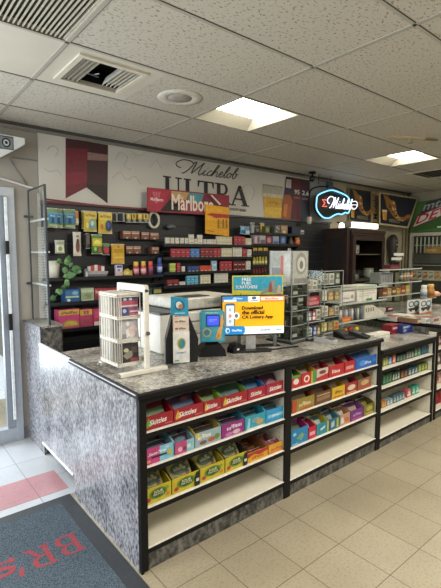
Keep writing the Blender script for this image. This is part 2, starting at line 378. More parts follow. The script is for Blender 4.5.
# counter body, back side (hidden work side closed with a dark panel) and the swing gate
struct(MB().box(1.25, 3.19, 2.90, 2.93, 0, ZT-.034, BLK2).box(3.2, 4.2, 2.90, 2.93, 0, .8, BLK2).build('trim_4'))
t = thing('counter_gate', 'raised granite swing gate between the counter and the pillar', 'gate', (0, 0, 0))
MB().box(.990, 1.001, 2.7555, 3.40, .155, ZT-.02, GR_SIDE).build('gate_panel', t)
MB().box(.985, 1.003, 2.758, 3.40, ZT-.02, ZT-.004, mat('#d9dadf', .35)).build('top_trim', t)
MB().box(.982, 1.003, 2.758, 3.40, .145, .157, mat('#e3e4e8', .35)).build('bottom_trim', t)
# pillar with glass end panel
t = thing('pillar', 'short granite-clad pillar by the storefront door', 'pillar', (0, 0, 0))
MB().box(1.03, 1.20, 3.50, YW-.012, 0, 1.04, GR_SIDE).build('cladding', t)
MB().box(1.045, 1.2, 3.494, 3.5, 0, 1.03, GR_BASE).box(1.027, 1.032, 3.492, 3.502, 0, 1.035, mat('#55565a')).build('front_panel', t)
MB().box(1.02, 1.21, 3.47, YW-.012, 1.04, 1.055, GR_TOP).box(1.018, 1.03, 3.468, YW-.012, 1.038, 1.056, mat('#4b4c50')).build('cap', t)
t = thing('glass_panel', 'upright framed glass panel standing on the granite pillar', 'glass panel', (0, 0, 0))
MB().add([(1.10, 3.49, 1.057), (1.10, 3.925, 1.057), (1.10, 3.925, 2.15), (1.10, 3.49, 2.15)], [(0, 1, 2, 3)], GLASS).build('pane', t)
DK = mat('#3a3f46', .4, .3)
MB().box(1.092, 1.108, 3.478, 3.49, 1.056, 2.16, DK).box(1.095, 1.105, 3.49, 3.93, 2.15, 2.16, DK).box(1.095, 1.105, 3.92, 3.932, 1.056, 2.15, DK).build('frame', t)
for z in (1.89, 1.63, 1.365): MB().box(1.103, 1.125, 3.495, 3.92, z, z+.014, mat('#e8ecee', .4)).build('shelf_edge', t)
for z in (1.36, 1.93): MB().box(1.06, 1.10, 3.925, 3.937, z, z+.02, DK).build('bracket', t)
t = thing('reflection_strip', 'narrow white pleated strip standing for a reflection behind the glass panel', 'reflection', (1.178, 3.89, 1.06))  # the door's reflection in the glass, modelled as a white pleated strip
m = MB()
for k in range(34):
    z = k*.0235; a = .035+.016*min(1, (34-k)/34)
    m.box(-a*.6, a*.8, 0, .008, z, z+.019, mat('#eef0ee', .6, var=.02))
m.box(-.012, .012, .009, .012, 0, 1.08, mat('#dfe2e2'))
m.build('reflection_pleats', t)
# floor mat
t = thing('floor_mat', 'blue-grey entrance mat with black rubber border and red letters', 'mat', (0, 0, 0))
m, nt, b = nodemat('mat_pile'); n = nt.nodes.new('ShaderNodeTexNoise'); n.inputs['Scale'].default_value = 160; r = nt.nodes.new('ShaderNodeValToRGB')
tc = nt.nodes.new('ShaderNodeTexCoord'); nt.links.new(tc.outputs['Object'], n.inputs['Vector'])
r.color_ramp.elements[0].position = .35; r.color_ramp.elements[1].position = .65; r.color_ramp.elements[0].color = lin('#2f373e'); r.color_ramp.elements[1].color = lin('#57626b')
nt.links.new(n.outputs[0], r.inputs[0]); nt.links.new(r.outputs[0], b.inputs['Base Color']); b.inputs['Roughness'].default_value = .95; b.inputs['Specular IOR Level'].default_value = .1
PILE = m
RUB = mat('#26292d', .6)
MB().prism([(-1.4, .7, .002), (.975, .7, .002), (.975, 2.8, .002), (-1.4, 2.8, .002)], (0, 0, .004), RUB).build('rubber_border', t)
MB().box(-1.3, .885, .8, 2.715, .0061, .011, PILE).build('carpet_pile', t)
RED = mat('#86343c', .95, var=.12, scale=120)
m = MB()
def matletters(polys, ox, y0, w, h):
    for pl in polys:   # reading from the far side: letters run toward -X, tops toward the camera
        m.prism([(ox-u*w, y0-v*h, .0112) for u, v in pl], (0, 0, .0006), RED)
def matrings(): pass
Bp = [[(0, 0), (.55, 0), (.55, .07), (0, .07)], [(0, .93), (.55, .93), (.55, 1), (0, 1)], [(.1, .07), (.3, .07), (.3, .93), (.1, .93)], [(.3, .48), (.6, .48), (.6, .55), (.3, .55)],
      [(.55, 0), (.8, .05), (.92, .17), (.92, .36), (.8, .47), (.6, .5), (.6, .45), (.7, .36), (.7, .17), (.55, .07)], [(.6, .52), (.75, .55), (.86, .65), (.86, .84), (.75, .95), (.55, 1), (.55, .93), (.65, .84), (.65, .65), (.6, .58)]]
Rp = [[(0, 0), (.42, 0), (.42, .07), (0, .07)], [(0, .93), (.55, .93), (.55, 1), (0, 1)], [(.1, .07), (.3, .07), (.3, .93), (.1, .93)], [(.3, .45), (.6, .45), (.6, .53), (.3, .53)],
      [(.6, .47), (.78, .52), (.88, .63), (.88, .83), (.78, .95), (.55, 1), (.55, .93), (.67, .84), (.67, .64), (.6, .54)], [(.48, .45), (.68, .45), (.9, .07), (1.05, .07), (1.05, 0), (.75, 0)]]
Ap = [[(.05, .7), (.22, .62), (.4, .85), (.4, 1), (.2, 1), (.2, .85)]]
Sp = [[(0, 0), (.08, 0), (.3, .06), (.5, .02), (.7, .12), (.74, .28), (.55, .38), (.3, .45), (.26, .54), (.45, .58), (.6, .5), (.64, .5), (.64, .68), (.3, .68), (.08, .58), (.06, .42), (.25, .3), (.48, .22), (.5, .14), (.3, .11), (.1, .22), (0, .22)]]
matletters(Bp, .845, 2.375, .135, .18); matletters(Rp, .695, 2.375, .128, .18); matletters(Ap, .548, 2.375, .11, .18); matletters(Sp, .515, 2.375, .15, .19)
m.build('lettering', t)
# ================================================================ back wall: banner, slatwall, signs
NAVY = '#1b2029'
def px_poly(o, pts, Y): return [(at(x, y, 'y', Y).x-o[0], 0, at(x, y, 'y', Y).z-o[2]) for x, y in pts]
class Flat:
    """printed artwork on an upright sheet at y = Y: points given as spots on the sheet"""
    def __init__(s, mb, Y): s.mb = mb; s.Y = Y; s.k = 0
    def lay(s): s.k += 1; return s.Y-.0003*s.k-.0004
    def poly(s, pts, m):
        y = s.lay(); q = [at(a, b, 'y', s.Y) for a, b in pts]
        s.mb.add([(p.x, y, p.z) for p in q], [tuple(range(len(q)))], mm(m)); return s
    def strip(s, pts, r, m):
        y = s.lay()-.004; q = [at(a, b, 'y', s.Y) for a, b in pts]
        s.mb.tube([(p.x, y, p.z) for p in smooth([(p.x, 0, p.z) for p in q], 3)], r, mm(m), 4); return s
    def text(s, t, a, b, m, h=None, shear=0):
        """a, b: baseline start and end; h: height"""
        y = s.lay(); p, q = at(*a, 'y', s.Y), at(*b, 'y', s.Y); vs, fs = text_geo(t)
        w = q.x-p.x; dz = q.z-p.z
        s.mb.add([(p.x+u*w+shear*v*h, y, p.z+dz*u+v*h) for u, v in vs], fs, mm(m)); return s
YB = 3.93
SCRIPT = [[(-.9, .9), (-1.5, 1.1), (-1.7, 1.7), (-1.0, 2.3), (.1, 2.2), (.5, 1.7), (.2, .8), (-.2, .1), (-.5, .0)], [(.45, 1.8), (.9, 2.2), (.75, .9), (.75, .1)], [(.75, .1), (1.3, 1.2), (1.95, 2.25)], [(1.95, 2.25), (1.7, 1.0), (1.7, .15), (1.95, 0), (2.3, .5)],
    [(2.3, .5), (2.5, 1), (2.35, .25), (2.55, 0), (2.9, .4)], [(2.66, 1.35), (2.7, 1.45)], [(3.5, .8), (3.3, 1), (3.0, .7), (2.95, .2), (3.2, 0), (3.5, .3)],
    [(3.5, .3), (4.05, 1.5), (4.15, 2.1), (3.95, 2.1), (3.75, 1.1), (3.6, 0)], [(3.6, 0), (3.85, .7), (4.15, .95), (4.3, .7), (4.25, .15), (4.45, 0), (4.65, .35)],
    [(4.65, .4), (5.05, .65), (5.02, .98), (4.78, .95), (4.66, .45), (4.8, .05), (5.05, .02), (5.3, .4)], [(5.3, .4), (5.75, 1.5), (5.85, 2.1), (5.65, 2.1), (5.47, 1.1), (5.45, .2), (5.6, 0), (5.85, .3)],
    [(6.2, .97), (5.92, .8), (5.87, .3), (6.07, 0), (6.37, .3), (6.42, .75), (6.2, .97), (6.5, .8), (6.7, .9)], [(6.7, .9), (7.05, 1.6), (7.15, 2.1), (6.95, 2.1), (6.77, 1.1), (6.75, .2), (6.95, 0), (7.22, .35), (7.2, .8), (7.0, .95), (7.45, .85)]]
def script(mb, p0, p1, h, y, m, r, shear=.25):
    """the beer name in connected script from p0 to p1 (x,z), h = height of a tall letter"""
    for st in SCRIPT:
        q = []
        for a, b in st:
            u = (a+1.7)/9.15
            q.append((p0[0]+(p1[0]-p0[0])*u+shear*b/2.2*h, y, p0[1]+(p1[1]-p0[1])*u+b/2.2*h))
        mb.tube(smooth(q, 4), r, mm(m), 5)
t = thing('beer_banner', 'long off-white beer banner along the top of the back wall', 'banner', (0, 0, 0))
BW = mat('#c9c6bd', .6, var=.05, scale=2)
p = [at(*q, 'y', YB) for q in ((37.5, 134), (309, 181), (309, 222), (38, 199))]
MB().box(p[0].x, p[1].x, YB, YB+.012, 2.085, 2.655, BW).build('sheet', t)
m = MB(); f = Flat(m, YB)
# swallow-tailed crimson ribbon
f.poly([(65.5, 138), (87.5, 141.3), (86.5, 187.5), (65.5, 198.5)], '#6d1d2b').poly([(87.5, 141.3), (108, 145), (107.5, 203.5), (86.5, 187.5)], '#3a1c22')
f.poly([(65.5, 172), (87, 172), (86.8, 182), (65.5, 186)], '#7c1f30').poly([(66, 138), (87.5, 141.3), (87.3, 149), (66, 148)], '#401a22')
f.poly([(87.5, 152), (108, 155), (108, 161), (87.4, 160)], '#8b6a63').poly([(87.2, 184), (107.5, 186), (107.5, 203), (86.6, 187.5)], '#231618')
# thin grey marbling lines
for q in ([(47, 150), (52, 146), (58, 150), (55, 156)], [(44, 168), (50, 172), (57, 170), (61, 176)], [(115, 160), (120, 152), (127, 158), (124, 166), (131, 170)], [(112, 178), (120, 172), (126, 180), (134, 176), (140, 184)], [(130, 150), (138, 156), (146, 152)], [(240, 190), (248, 184), (254, 190), (251, 200)], [(150, 168), (156, 160), (160, 168)]):
    f.strip(q, .0014, '#b3ada1')
f.poly([(44, 198.2), (109, 206), (147, 210.3), (147, 212), (108, 207.6), (44, 199.8)], '#7e3038')
# ULTRA in heavy roman letters
INK = '#1e2025'
def L(px0, px1, polys):
    z0, z1 = at(244, 206.5, 'y', YB).z, at(166, 176, 'y', YB).z
    x0, x1 = at(px0, 200, 'y', YB).x, at(px1, 202, 'y', YB).x
    y = f.lay()
    for pl in polys: m.add([(x0+u*(x1-x0), y, z0+v*(z1-z0)) for u, v in pl], [tuple(range(len(pl)))], mm(INK))
L(163, 182, [[(.0, .94), (.42, .94), (.42, 1), (0, 1)], [(.12, .25), (.32, .25), (.32, .94), (.12, .94)], [(.12, .25), (.2, .06), (.42, -.02), (.42, .07), (.33, .13), (.32, .25)], [(.42, -.02), (.62, -.02), (.78, .08), (.7, .13), (.6, .07), (.42, .07)], [(.7, .13), (.78, .08), (.84, .25), (.84, .94), (.76, .94), (.76, .25)], [(.64, .94), (.98, .94), (.98, 1), (.64, 1)]])
L(183.5, 197, [[(0, .94), (.55, .94), (.55, 1), (0, 1)], [(.14, 0), (.42, 0), (.42, .94), (.14, .94)], [(0, 0), (.95, 0), (1, .3), (.93, .3), (.82, .07), (0, .07)]])
L(197.5, 213.5, [[(0, .93), (1, .93), (1, 1), (0, 1)], [(.38, .05), (.62, .05), (.62, .93), (.38, .93)], [(.24, 0), (.76, 0), (.76, .06), (.24, .06)], [(0, .7), (.06, .7), (.12, .93), (0, .93)], [(.94, .7), (1, .7), (1, .93), (.88, .93)]])
L(214.5, 231, [[(0, .94), (.5, .94), (.5, 1), (0, 1)], [(.12, .05), (.34, .05), (.34, .94), (.12, .94)], [(0, 0), (.46, 0), (.46, .06), (0, .06)], [(.34, .93), (.55, .93), (.62, .8), (.78, .8), (.68, .97), (.5, 1), (.34, 1)], [(.62, .65), (.78, .65), (.78, .8), (.62, .8)], [(.34, .46), (.52, .46), (.68, .5), (.78, .65), (.62, .65), (.54, .53), (.34, .53)], [(.4, .46), (.6, .46), (.95, .05), (1, 0), (.74, 0)]])
L(229.5, 249, [[(0, 0), (.3, 0), (.3, .06), (0, .06)], [(.1, .06), (.18, .06), (.5, .86), (.48, 1), (.44, 1)], [(.44, 1), (.56, 1), (.9, .06), (.68, .06), (.46, .72)], [(.58, 0), (1, 0), (1, .06), (.58, .06)], [(.26, .3), (.66, .3), (.63, .37), (.29, .37)]])
a, b = at(174, 174, 'y', YB), at(241, 180, 'y', YB); zb = at(193, 174.8, 'y', YB).z
script(m, (a.x-.02, zb-.0), (b.x-.08, at(238, 179.5, 'y', YB).z), (at(195, 161, 'y', YB).z-zb)*.9, YB-.004, '#26282d', .0046, .5)
f.text('SUPERIOR LIGHT BEER', (213, 208.5), (246, 212), '#3a3b3e', .03)
# glass of beer
f.poly([(262.3, 184), (282.3, 187), (281, 218.3), (264, 217)], '#a8a394').poly([(262.8, 195), (281.8, 197), (280.8, 218), (264, 216.8)], '#c99b22').poly([(263.6, 207), (281.4, 208), (280.8, 218), (264, 216.8)], '#d6b13a').poly([(262.3, 184), (282.3, 187), (282.2, 188), (262.4, 185)], '#827d70')
f.poly([(262.4, 193), (282, 195), (281.8, 198.5), (262.8, 196.4)], '#c7bfa2').text('ULTRA', (267, 203.4), (278, 204.8), '#8f6d22', .035)
# beer facts panel with a bottle
f.poly([(285.6, 176.5), (309.3, 180.5), (309.3, 222), (281, 218.5)], '#2a1c20').poly([(293, 178), (300.5, 179.5), (300, 220.5), (292, 220)], '#5b1a22').poly([(301, 179.5), (309.3, 180.8), (309.3, 200), (300.5, 199)], '#3a1d24').poly([(300.3, 204), (309, 205), (309, 222), (300, 221)], '#2a2a35')
f.poly([(285.8, 179), (291, 180), (290.5, 188.5), (285.2, 187.5)], '#bcb7ad').poly([(284.6, 188.5), (291, 189.2), (291, 194.5), (284, 193.5)], '#23294a').poly([(284, 194.5), (290, 195), (292, 201), (290, 219.5), (280.8, 218.3), (282, 203)], '#9a4f22').poly([(283.6, 204), (287, 204), (286, 217), (282.6, 216)], '#c0762f')
f.text('95', (293.8, 194), (299, 194.8), '#d8d4cc', .062).text('CALS', (293, 198.3), (299, 199), '#c98f92', .024).text('2.6', (301.5, 195), (308.3, 196), '#d8d4cc', .062).text('CARBS', (300.8, 199.6), (308, 200.3), '#b98f96', .024)
m.build('printed_artwork', t)
# ---- slatwall
XS0, XS1 = 1.20, 5.30
t = thing('slatwall_panel', 'black slatwall panel covering the back wall behind the counter', 'wall panel', (XS0, YB, 0))
m = MB(); SLAT = mat('#191c21', .38, var=.1, scale=4); GRV = mat('#4a4436', .5)
m.box(0, XS1-XS0, .004, .016, 0, 2.062, GRV)
k = 0; z = .02
while z < 2.05:
    m.box(0, XS1-XS0, -.006, .004, z, min(z+.093, 2.06), SLAT); z += .1
m.build('slats', t)
struct(MB().box(XS0, XS1, YB-.03, YB-.0065, 2.064, 2.083, mat('#4f4a47', .5)).box(XS0, at(147, 212, 'y', YB).x, YB-.034, YB-.03, 2.066, 2.083, mat('#6b2b33', .5)).build('trim_5'))
# ---- shelves on the slatwall
SHB = mat('#0c0d0f', .35)
def wallshelf(label, px0, px1, z, depth=.16, g='black shelves hung on the slatwall'):
    Y = YB-.006-depth
    zz = 254+(1.62-z)*95
    x0, x1 = at(px0, zz, 'y', Y).x, at(px1, zz, 'y', Y).x
    t = thing('wall_shelf', label, 'shelf', (x0, Y, z), 0, g)
    MB().box(0, x1-x0, 0, depth, -.016, 0, SHB).build('board', t)
    MB().box(0, x1-x0, -.004, 0, -.018, .012, mat('#1d1f22', .3)).build('front_lip', t)
    for xx in (.04, x1-x0-.04): MB().prism([(xx, depth-.1, -.016), (xx, depth, -.016), (xx, depth, -.09)], (.006, 0, 0), SHB).build('bracket', t)
    return z, Y
def zat(px, py, Y): return at(px, py, 'y', Y).z
YS = YB-.006-.16
ZL3, ZL4, ZL5 = zat(100, 277.5, YS), zat(85, 302, YS), zat(80, 328.5, YS)
ZA, ZB, ZC_, ZD = zat(190, 245, YS), zat(190, 258, YS), zat(190, 272.5, YS), zat(190, 285.5, YS)
wallshelf('black wall shelf holding the white cup and small bottles', 47, 163, ZL3)
wallshelf('black wall shelf under the blue, green and red cartons', 49, 163, ZL4)
wallshelf('lowest black wall shelf, under the large pink cartons', 50, 163, ZL5)
wallshelf('topmost cigarette shelf, lined with white packs', 163.5, 253, ZA)
wallshelf('second cigarette shelf, starting with large red packs', 163.5, 253, ZB)
wallshelf('third cigarette shelf, with yellow-green and orange packs', 163.5, 253, ZC_)
wallshelf('fourth cigarette shelf, with blue packs above the printer', 163.5, 253, ZD)
ZR2, ZR3, ZR4, ZR5 = zat(275, 244.8, YS), zat(262, 254.5, YS), zat(262, 265.8, YS), zat(262, 276, YS)
ZR1 = zat(280, 234.2, YS)
wallshelf('highest black shelf on the right of the slatwall, with small dark goods', 254, 304, ZR1)
wallshelf('black shelf with an orange jar and dark cone on the right of the slatwall', 254, 304, ZR2)
wallshelf('narrow black shelf of yellow and black tins behind the spinner', 252, 270, ZR3)
wallshelf('narrow black shelf of small yellow bottles behind the spinner', 252, 270, ZR4)
wallshelf('narrow black shelf of small red bottles behind the spinner', 252, 270, ZR5)
# ---- goods: cartons, bags, bottles
def carton(name, label, cat, px0, pt, px1, pb, shapes, side, Y=None, depth=.08, z=None, group=None, bv=0):
    Y = YS+.012 if Y is None else Y
    x0, x1, z0, z1 = rect(px0, pt, px1, pb, Y)
    if z is not None: z1 = z+(z1-z0); z0 = z
    m = MB().box(x0, x1, Y, Y+depth, z0, z1, mm(side), bv)
    m.face((x0, Y, z0), (x1-x0, 0, 0), (0, 0, z1-z0), shapes)
    m.v = [(a-x0, b-Y, c-z0) for a, b, c in m.v]
    return tag(m.build(name, None, (x0, Y, z0)), label, cat, group)
def bagmesh(w, h, d, base, shapes, crimp='#d8d4c8', n=6):
    """a filled bag standing on its lower seam, front toward -y"""
    m = MB(); vs = []; fs = []
    for sgn in (-1, 1):
        for j in range(n+1):
            for i in range(n+1):
                u, v = i/n, j/n
                b = (sin(pi*u)*sin(pi*min(1, max(0, (v-.06)/.86))))**.5 if 0 < u < 1 and .06 < v < .92 else 0
                pin = 1-.05*sin(pi*v)
                vs.append(((u-.5)*w*pin, sgn*(d/2*b+.001), v*h))
    N = (n+1)**2
    for j in range(n):
        for i in range(n):
            a = j*(n+1)+i; q = (a, a+1, a+n+2, a+n+1)
            fs.append(q); fs.append(tuple(N+k for k in reversed(q)))
    m.add(vs, fs, mm(base), True)
    m.box(-w/2, w/2, -.002, .002, h*.94, h, mm(crimp)); m.box(-w/2, w/2, -.002, .002, 0, h*.05, mm(crimp))
    m.face((-w/2, -d/2-.001, 0), (w, 0, 0), (0, 0, h), shapes)
    return m
def hook(t, z, y0, length): MB().tube([(0, y0, z), (0, y0-length, z), (0, y0-length-.003, z+.012)], .002, STEEL, 5).build('peg_hook', t)
def hangbag(name, label, cat, px0, pt, px1, pb, base, shapes, group=None, d=.03, Y=None, crimp='#d8d4c8'):
    Y = YB-.09 if Y is None else Y
    x0, x1, z0, z1 = rect(px0, pt, px1, pb, Y)
    t = thing(name, label, cat, ((x0+x1)/2, Y, z0), 0, group)
    bagmesh(x1-x0, z1-z0, d, base, shapes, crimp).build('pouch', t)
    hook(t, z1-z0-.006, YB-.004-Y, max(.05, YB-.006-Y+.01))
    return t
G = 'hanging vape and snack pouches on the left of the slatwall'
for i, (a, b, lab) in enumerate(((47.3, 57, 'first blue-fronted pouch from the glass panel, partly hidden by its neighbour'), (52.6, 62.6, 'middle one of the three blue-fronted hanging pouches'), (63.2, 75, 'blue-fronted hanging pouch beside the narrow orange packet'))):
    hangbag('hanging_pouch', lab, 'pouch', a, 208+i*.6, b, 227.5+i*.4, '#7f9a6a', [('r', .03, .22, .97, .78, '#3f7fa8'), ('r', .03, .68, .97, .78, '#5f9fc0'), ('e', .5, .42, .13, .1, '#23506b'), ('p', [(.35, .24), (.65, .24), (.55, .45), (.45, .45)], '#1f4a64'), ('r', .1, .05, .9, .16, '#a9b58c'), ('s', 'ICE', .25, .55, .75, .66, '#d7e6ec')], G, Y=YB-.08-.035*(2-i))
hangbag('hanging_packet', 'narrow orange and cream packet right of the blue pouches', 'packet', 75, 211, 78.2, 225, '#b79a6a', [('r', .1, .5, .9, .9, '#c7702f'), ('r', .1, .1, .9, .45, '#ddd0b0')], G)
for a, b, c, d, lab, dk in ((83.5, 211, 96.6, 231.6, 'yellow hanging pouch with a blue oval picture', 0), (98, 212, 112, 233.7, 'yellow hanging pouch with a dark blue picture and orange top', 1)):
    hangbag('hanging_pouch', lab, 'pouch', a, c-0 if False else b, c, d, '#cdb53f', [('r', .04, .62, .96, .93, '#d9c65a'), ('s', 'LUCKY', .12, .72, .88, .88, '#a0483a'), ('e', .6 if dk == 0 else .7, .36, .24, .26, '#5fa3bd' if dk == 0 else '#2b3a68'), ('e', .6 if dk == 0 else .66, .4, .12, .13, '#d8d8a8' if dk == 0 else '#3f5490'), ('e', .22, .3, .1, .14, '#e3d98b' if dk == 0 else '#c9752e')], G)
hangbag('hanging_pouch', 'pale yellow pouch hanging behind the blue oval one', 'pouch', 76.5+5, 210.5, 84.5, 229, '#b9ae5a', [('r', .1, .2, .9, .8, '#ddd38c')], G, Y=YB-.045, d=.012)
for a, b, lab, cc in ((112.6, 117.5, 'small dark blister pack with a grey stripe, first right of yellow pouches', '#3b3d45'), (118.4, 124.8, 'small dark blister pack, second right of yellow pouches', '#2b2d36')):
    hangbag('blister_pack', lab, 'pack', a, 212.8, b, 221.5, cc, [('r', .6, .05, .9, .95, '#8a8d90'), ('r', .1, .2, .5, .8, '#15161b')], G, d=.02)
for a, b, lab, nn in ((125.8, 131, 'yellow-tagged lighter card, leftmost of the yellow cards', 0), (131.2, 136.4, 'yellow-tagged lighter card with grey loop, second of the yellow cards', 1), (137, 142.4, 'yellow-tagged lighter card, third of the yellow cards', 2), (142.6, 148.6, 'yellow and grey tagged card next to the white ring', 3)):
    hangbag('lighter_card', lab, 'card', a, 213.6, b, 222.5, '#3a382e', [('r', .08, .35, .92, .95, '#c9a93c'), ('e', .5, .2, .3, .16, '#8b8d88'), ('r', .3, .5, .6, .9, '#5d5a35' if nn % 2 else '#e2d07a')], G, d=.015)
q = at(154, 220, 'y', YB-.05)
t = thing('tape_ring', 'white ring of tape hanging on the slatwall', 'ring', (q.x, YB-.05, q.z))
MB().tube([(.058*cos(a*pi/10), 0, .075*sin(a*pi/10)) for a in range(20)], .013, mat('#cfcab2', .5), 8, True).build('ring', t)
hook(t, .06, .049, .06)
# second row of hanging things
hangbag('hanging_pouch', 'small white and green pouch hanging above the white cup', 'pouch', 54.8, 240.2, 64.4, 253.3, '#c3c6b6', [('r', .12, .08, .88, .6, '#dfe0d0'), ('e', .5, .35, .22, .2, '#8fa34f'), ('r', .1, .7, .9, .9, '#9aa58e')], G)
hangbag('hanging_packet', 'tall white packet with a brown figure, above the plant', 'packet', 73, 232, 81, 256, '#d2ccc0', [('e', .5, .4, .25, .25, '#7c4a3a'), ('e', .52, .62, .16, .1, '#4d3a36'), ('r', .1, .02, .9, .14, '#d8c8b4'), ('e', .5, .82, .2, .06, '#9c8f7c')], G)
hangbag('hanging_packet', 'narrow dark brown packet left of the green pouch', 'packet', 85.8, 233.5, 89.6, 248.6, '#4a4440', [('r', .15, .3, .85, .85, '#6d5b52')], G)
hangbag('hanging_pouch', 'green and yellow pouch hanging on the slatwall', 'pouch', 91.3, 234.5, 102, 254, '#55833a', [('r', .06, .4, .94, .8, '#c8b83a'), ('e', .5, .6, .3, .12, '#e0dc6a'), ('r', .06, .05, .94, .3, '#3f6f2f'), ('e', .3, .25, .12, .1, '#9fcf4f'), ('e', .7, .2, .12, .1, '#c83c3a')], G)
hangbag('hanging_pouch', 'small red and green pouch between green and plain yellow pouches', 'pouch', 102.4, 243.6, 109.2, 255, '#6d4a44', [('e', .5, .42, .4, .3, '#b0394a'), ('r', .05, .75, .95, .95, '#5d8f4f')], G)
hangbag('hanging_pouch', 'large plain golden yellow pouch hanging above the small purple packet', 'pouch', 111, 244, 124.2, 264, '#bf982c', [('r', .06, .05, .94, .9, '#c9a233'), ('r', .12, .55, .88, .75, '#b08824'), ('r', .15, .3, .85, .36, '#d9bc62'), ('e', .5, .85, .1, .05, '#8f6d1c')], G)
# copper cigar cartons, in two rows on wire rails
GC = 'copper-coloured cigar cartons on the slatwall'
def rail(label, px0, px1, z):
    x0, x1 = at(px0, 240, 'y', YB-.08).x, at(px1, 240, 'y', YB-.08).x
    t = thing('wire_rail', label, 'rail', (x0, YB-.08, z), 0, 'thin wire rails under the cigar cartons')
    MB().box(0, x1-x0, -.004, .004, -.006, 0, BLK2).box(0, x1-x0, .004, .074, -.006, -.002, BLK2).build('ledge', t)
z1_, z2_ = zat(140, 239, YB-.08), zat(140, 253.5, YB-.08)
rail('wire rail under the upper row of copper cartons', 122, 160, z1_); rail('wire rail under the lower row of copper cartons', 125, 160, z2_)
for a, b, zr, pt, pb, lab in ((123, 131, z1_, 231.2, 239, 'leftmost copper carton of the upper row'), (131.4, 139.6, z1_, 231.2, 239, 'second copper carton of the upper row'), (141.4, 149.2, z1_, 232, 239, 'third copper carton of the upper row'), (150.2, 158.8, z1_, 232.4, 239, 'last copper carton of the upper row, below the white ring'), (126, 133, z2_, 246, 253.5, 'leftmost copper carton of the lower row'), (133.3, 140.8, z2_, 246, 253.5, 'second copper carton of the lower row, right of the golden pouch'), (151.8, 159, z2_, 247, 253.5, 'copper carton alone at the end of the lower row')):
    carton('cigar_carton', lab, 'carton', a, pt, b, pb, [('r', .03, .6, .97, .97, '#a88a78'), ('r', .03, .12, .97, .5, '#7d4a38'), ('r', .1, .64, .9, .7, '#d6c8b4'), ('r', .4, .02, .6, .2, '#b9b6a8')], '#6d4335', YB-.08, .07, zr, GC)
# goods on the left shelves
x0, x1, z0, z1 = rect(49.2, 259, 61, 277, YS+.04)
q = MB().lathe([((x1-x0)*.40, 0), ((x1-x0)*.5, z1-z0), ((x1-x0)*.46, z1-z0), ((x1-x0)*.37, .02)], mat('#d6d2c4', .5, var=.03), n=20).build('cup', None, ((x0+x1)/2, YS+.075, ZL3))
tag(q, 'large white cup standing on the wall shelf at the left', 'cup')
t = thing('trailing_plant', 'green trailing leaf vine hanging beside the white cup', 'plant', (at(66, 270, 'y', YS).x, YS-.01, ZL3))
m = MB(); st = MB(); o = Vector(t.location)
LEAF = [mat('#5f8a58', .5, var=.15), mat('#4a7347', .5, var=.15), mat('#78a06a', .5, var=.15)]
vine = [at(a, b, 'y', YS-.02) for a, b in ((60, 262), (66, 264), (70, 268), (68, 276), (66, 284), (60, 292), (53, 299))]
st.tube([p-o for p in smooth(vine, 3)], .003, LEAF[1], 5).tube([at(a, b, 'y', YS-.02)-o for a, b in ((69, 270), (74, 269), (80, 270))], .003, LEAF[1], 5)
st.build('stem', t)
for i, (a, b, an, s) in enumerate(((59, 261, 200, .9), (68, 260, 80, 1.3), (67, 262, 110, 1), (65, 270, 250, 1.0), (76, 269, 10, 1.3), (78, 271, -20, 1), (70, 275, 0, 1.3), (73, 275, 15, 1), (66, 276, 190, .9), (67, 284, 60, 1.0), (64, 287, 180, .9), (60, 292, 150, 1.0), (58, 291, 30, .8), (53, 298, 200, 1.0), (67, 282, -60, .9), (71, 265, 60, .8))):
    p = at(a, b, 'y', YS-.03)-o; an = radians(an); l = .062*s; wv = .026*s
    d = Vector((cos(an), -.25, sin(an))); n = Vector((-sin(an), .1*(-1)**i, cos(an)))
    m.add([p-d*l*.5, p-d*l*.15+n*wv, p+d*l*.2+n*wv*.8, p+d*l*.55, p+d*l*.2-n*wv*.8, p-d*l*.15-n*wv, p+Vector((0, -.008, 0))], [(0, 1, 6), (1, 2, 6), (2, 3, 6), (3, 4, 6), (4, 5, 6), (5, 0, 6)], LEAF[i % 3])
m.build('leaves', t)
t = thing('counter_display', 'grey card tray with red and white cards on the wall shelf', 'display', (at(97, 272, 'y', YS+.02).x, YS+.02, ZL3))
m = MB().prism([(-.09, 0, .03), (.10, 0, .03), (.09, 0, 0), (-.06, 0, 0)], (0, .08, 0), mat('#6b6d74', .4)).prism([(-.12, -.002, .065), (.11, -.002, .055), (.10, -.002, .03), (-.09, -.002, .03)], (0, .012, 0), mat('#a7a3a6', .4)).build('tray', t)
m = MB()
for k, cc in enumerate(('#d8d4cc', '#c04a4a', '#e0dcd4', '#b33f47', '#d9d6d0')): m.box(-.08+k*.033, -.05+k*.033, .02, .024, .03, .115-.006*abs(k-2), mm(cc))
m.build('cards', t)
carton('vial', 'small grey vial left of the card tray', 'vial', 85, 268.4, 88.4, 277.5, [('r', .2, .1, .8, .7, '#c9cac6')], '#70757c', depth=.03, z=ZL3)
carton('packet', 'small white and purple packet left of the yellow fish-shaped packet', 'packet', 116.2, 265.6, 122.6, 277.4, [('r', .05, .05, .95, .4, '#c8a8a4'), ('r', .1, .75, .9, .95, '#5a4a8a'), ('r', .2, .45, .6, .65, '#7a6fb0')], '#cfcad2', depth=.03, z=ZL3)
t = thing('snack_packet', 'small yellow fish-shaped packet on the wall shelf', 'packet', (at(127.3, 274, 'y', YS+.02).x, YS+.02, ZL3))
MB().prism([(-.05, 0, .03), (-.03, 0, .06), (.01, 0, .075), (.04, 0, .05), (.055, 0, .06), (.055, 0, .01), (.03, 0, .0), (-.03, 0, 0)], (0, .03, 0), mat('#b8a244', .5)).face((-.04, 0, .01), (.08, 0, 0), (0, 0, .05), [('e', .4, .5, .3, .3, '#d8cf8a'), ('e', .3, .6, .06, .08, '#4d4420')]).build('packet', t)
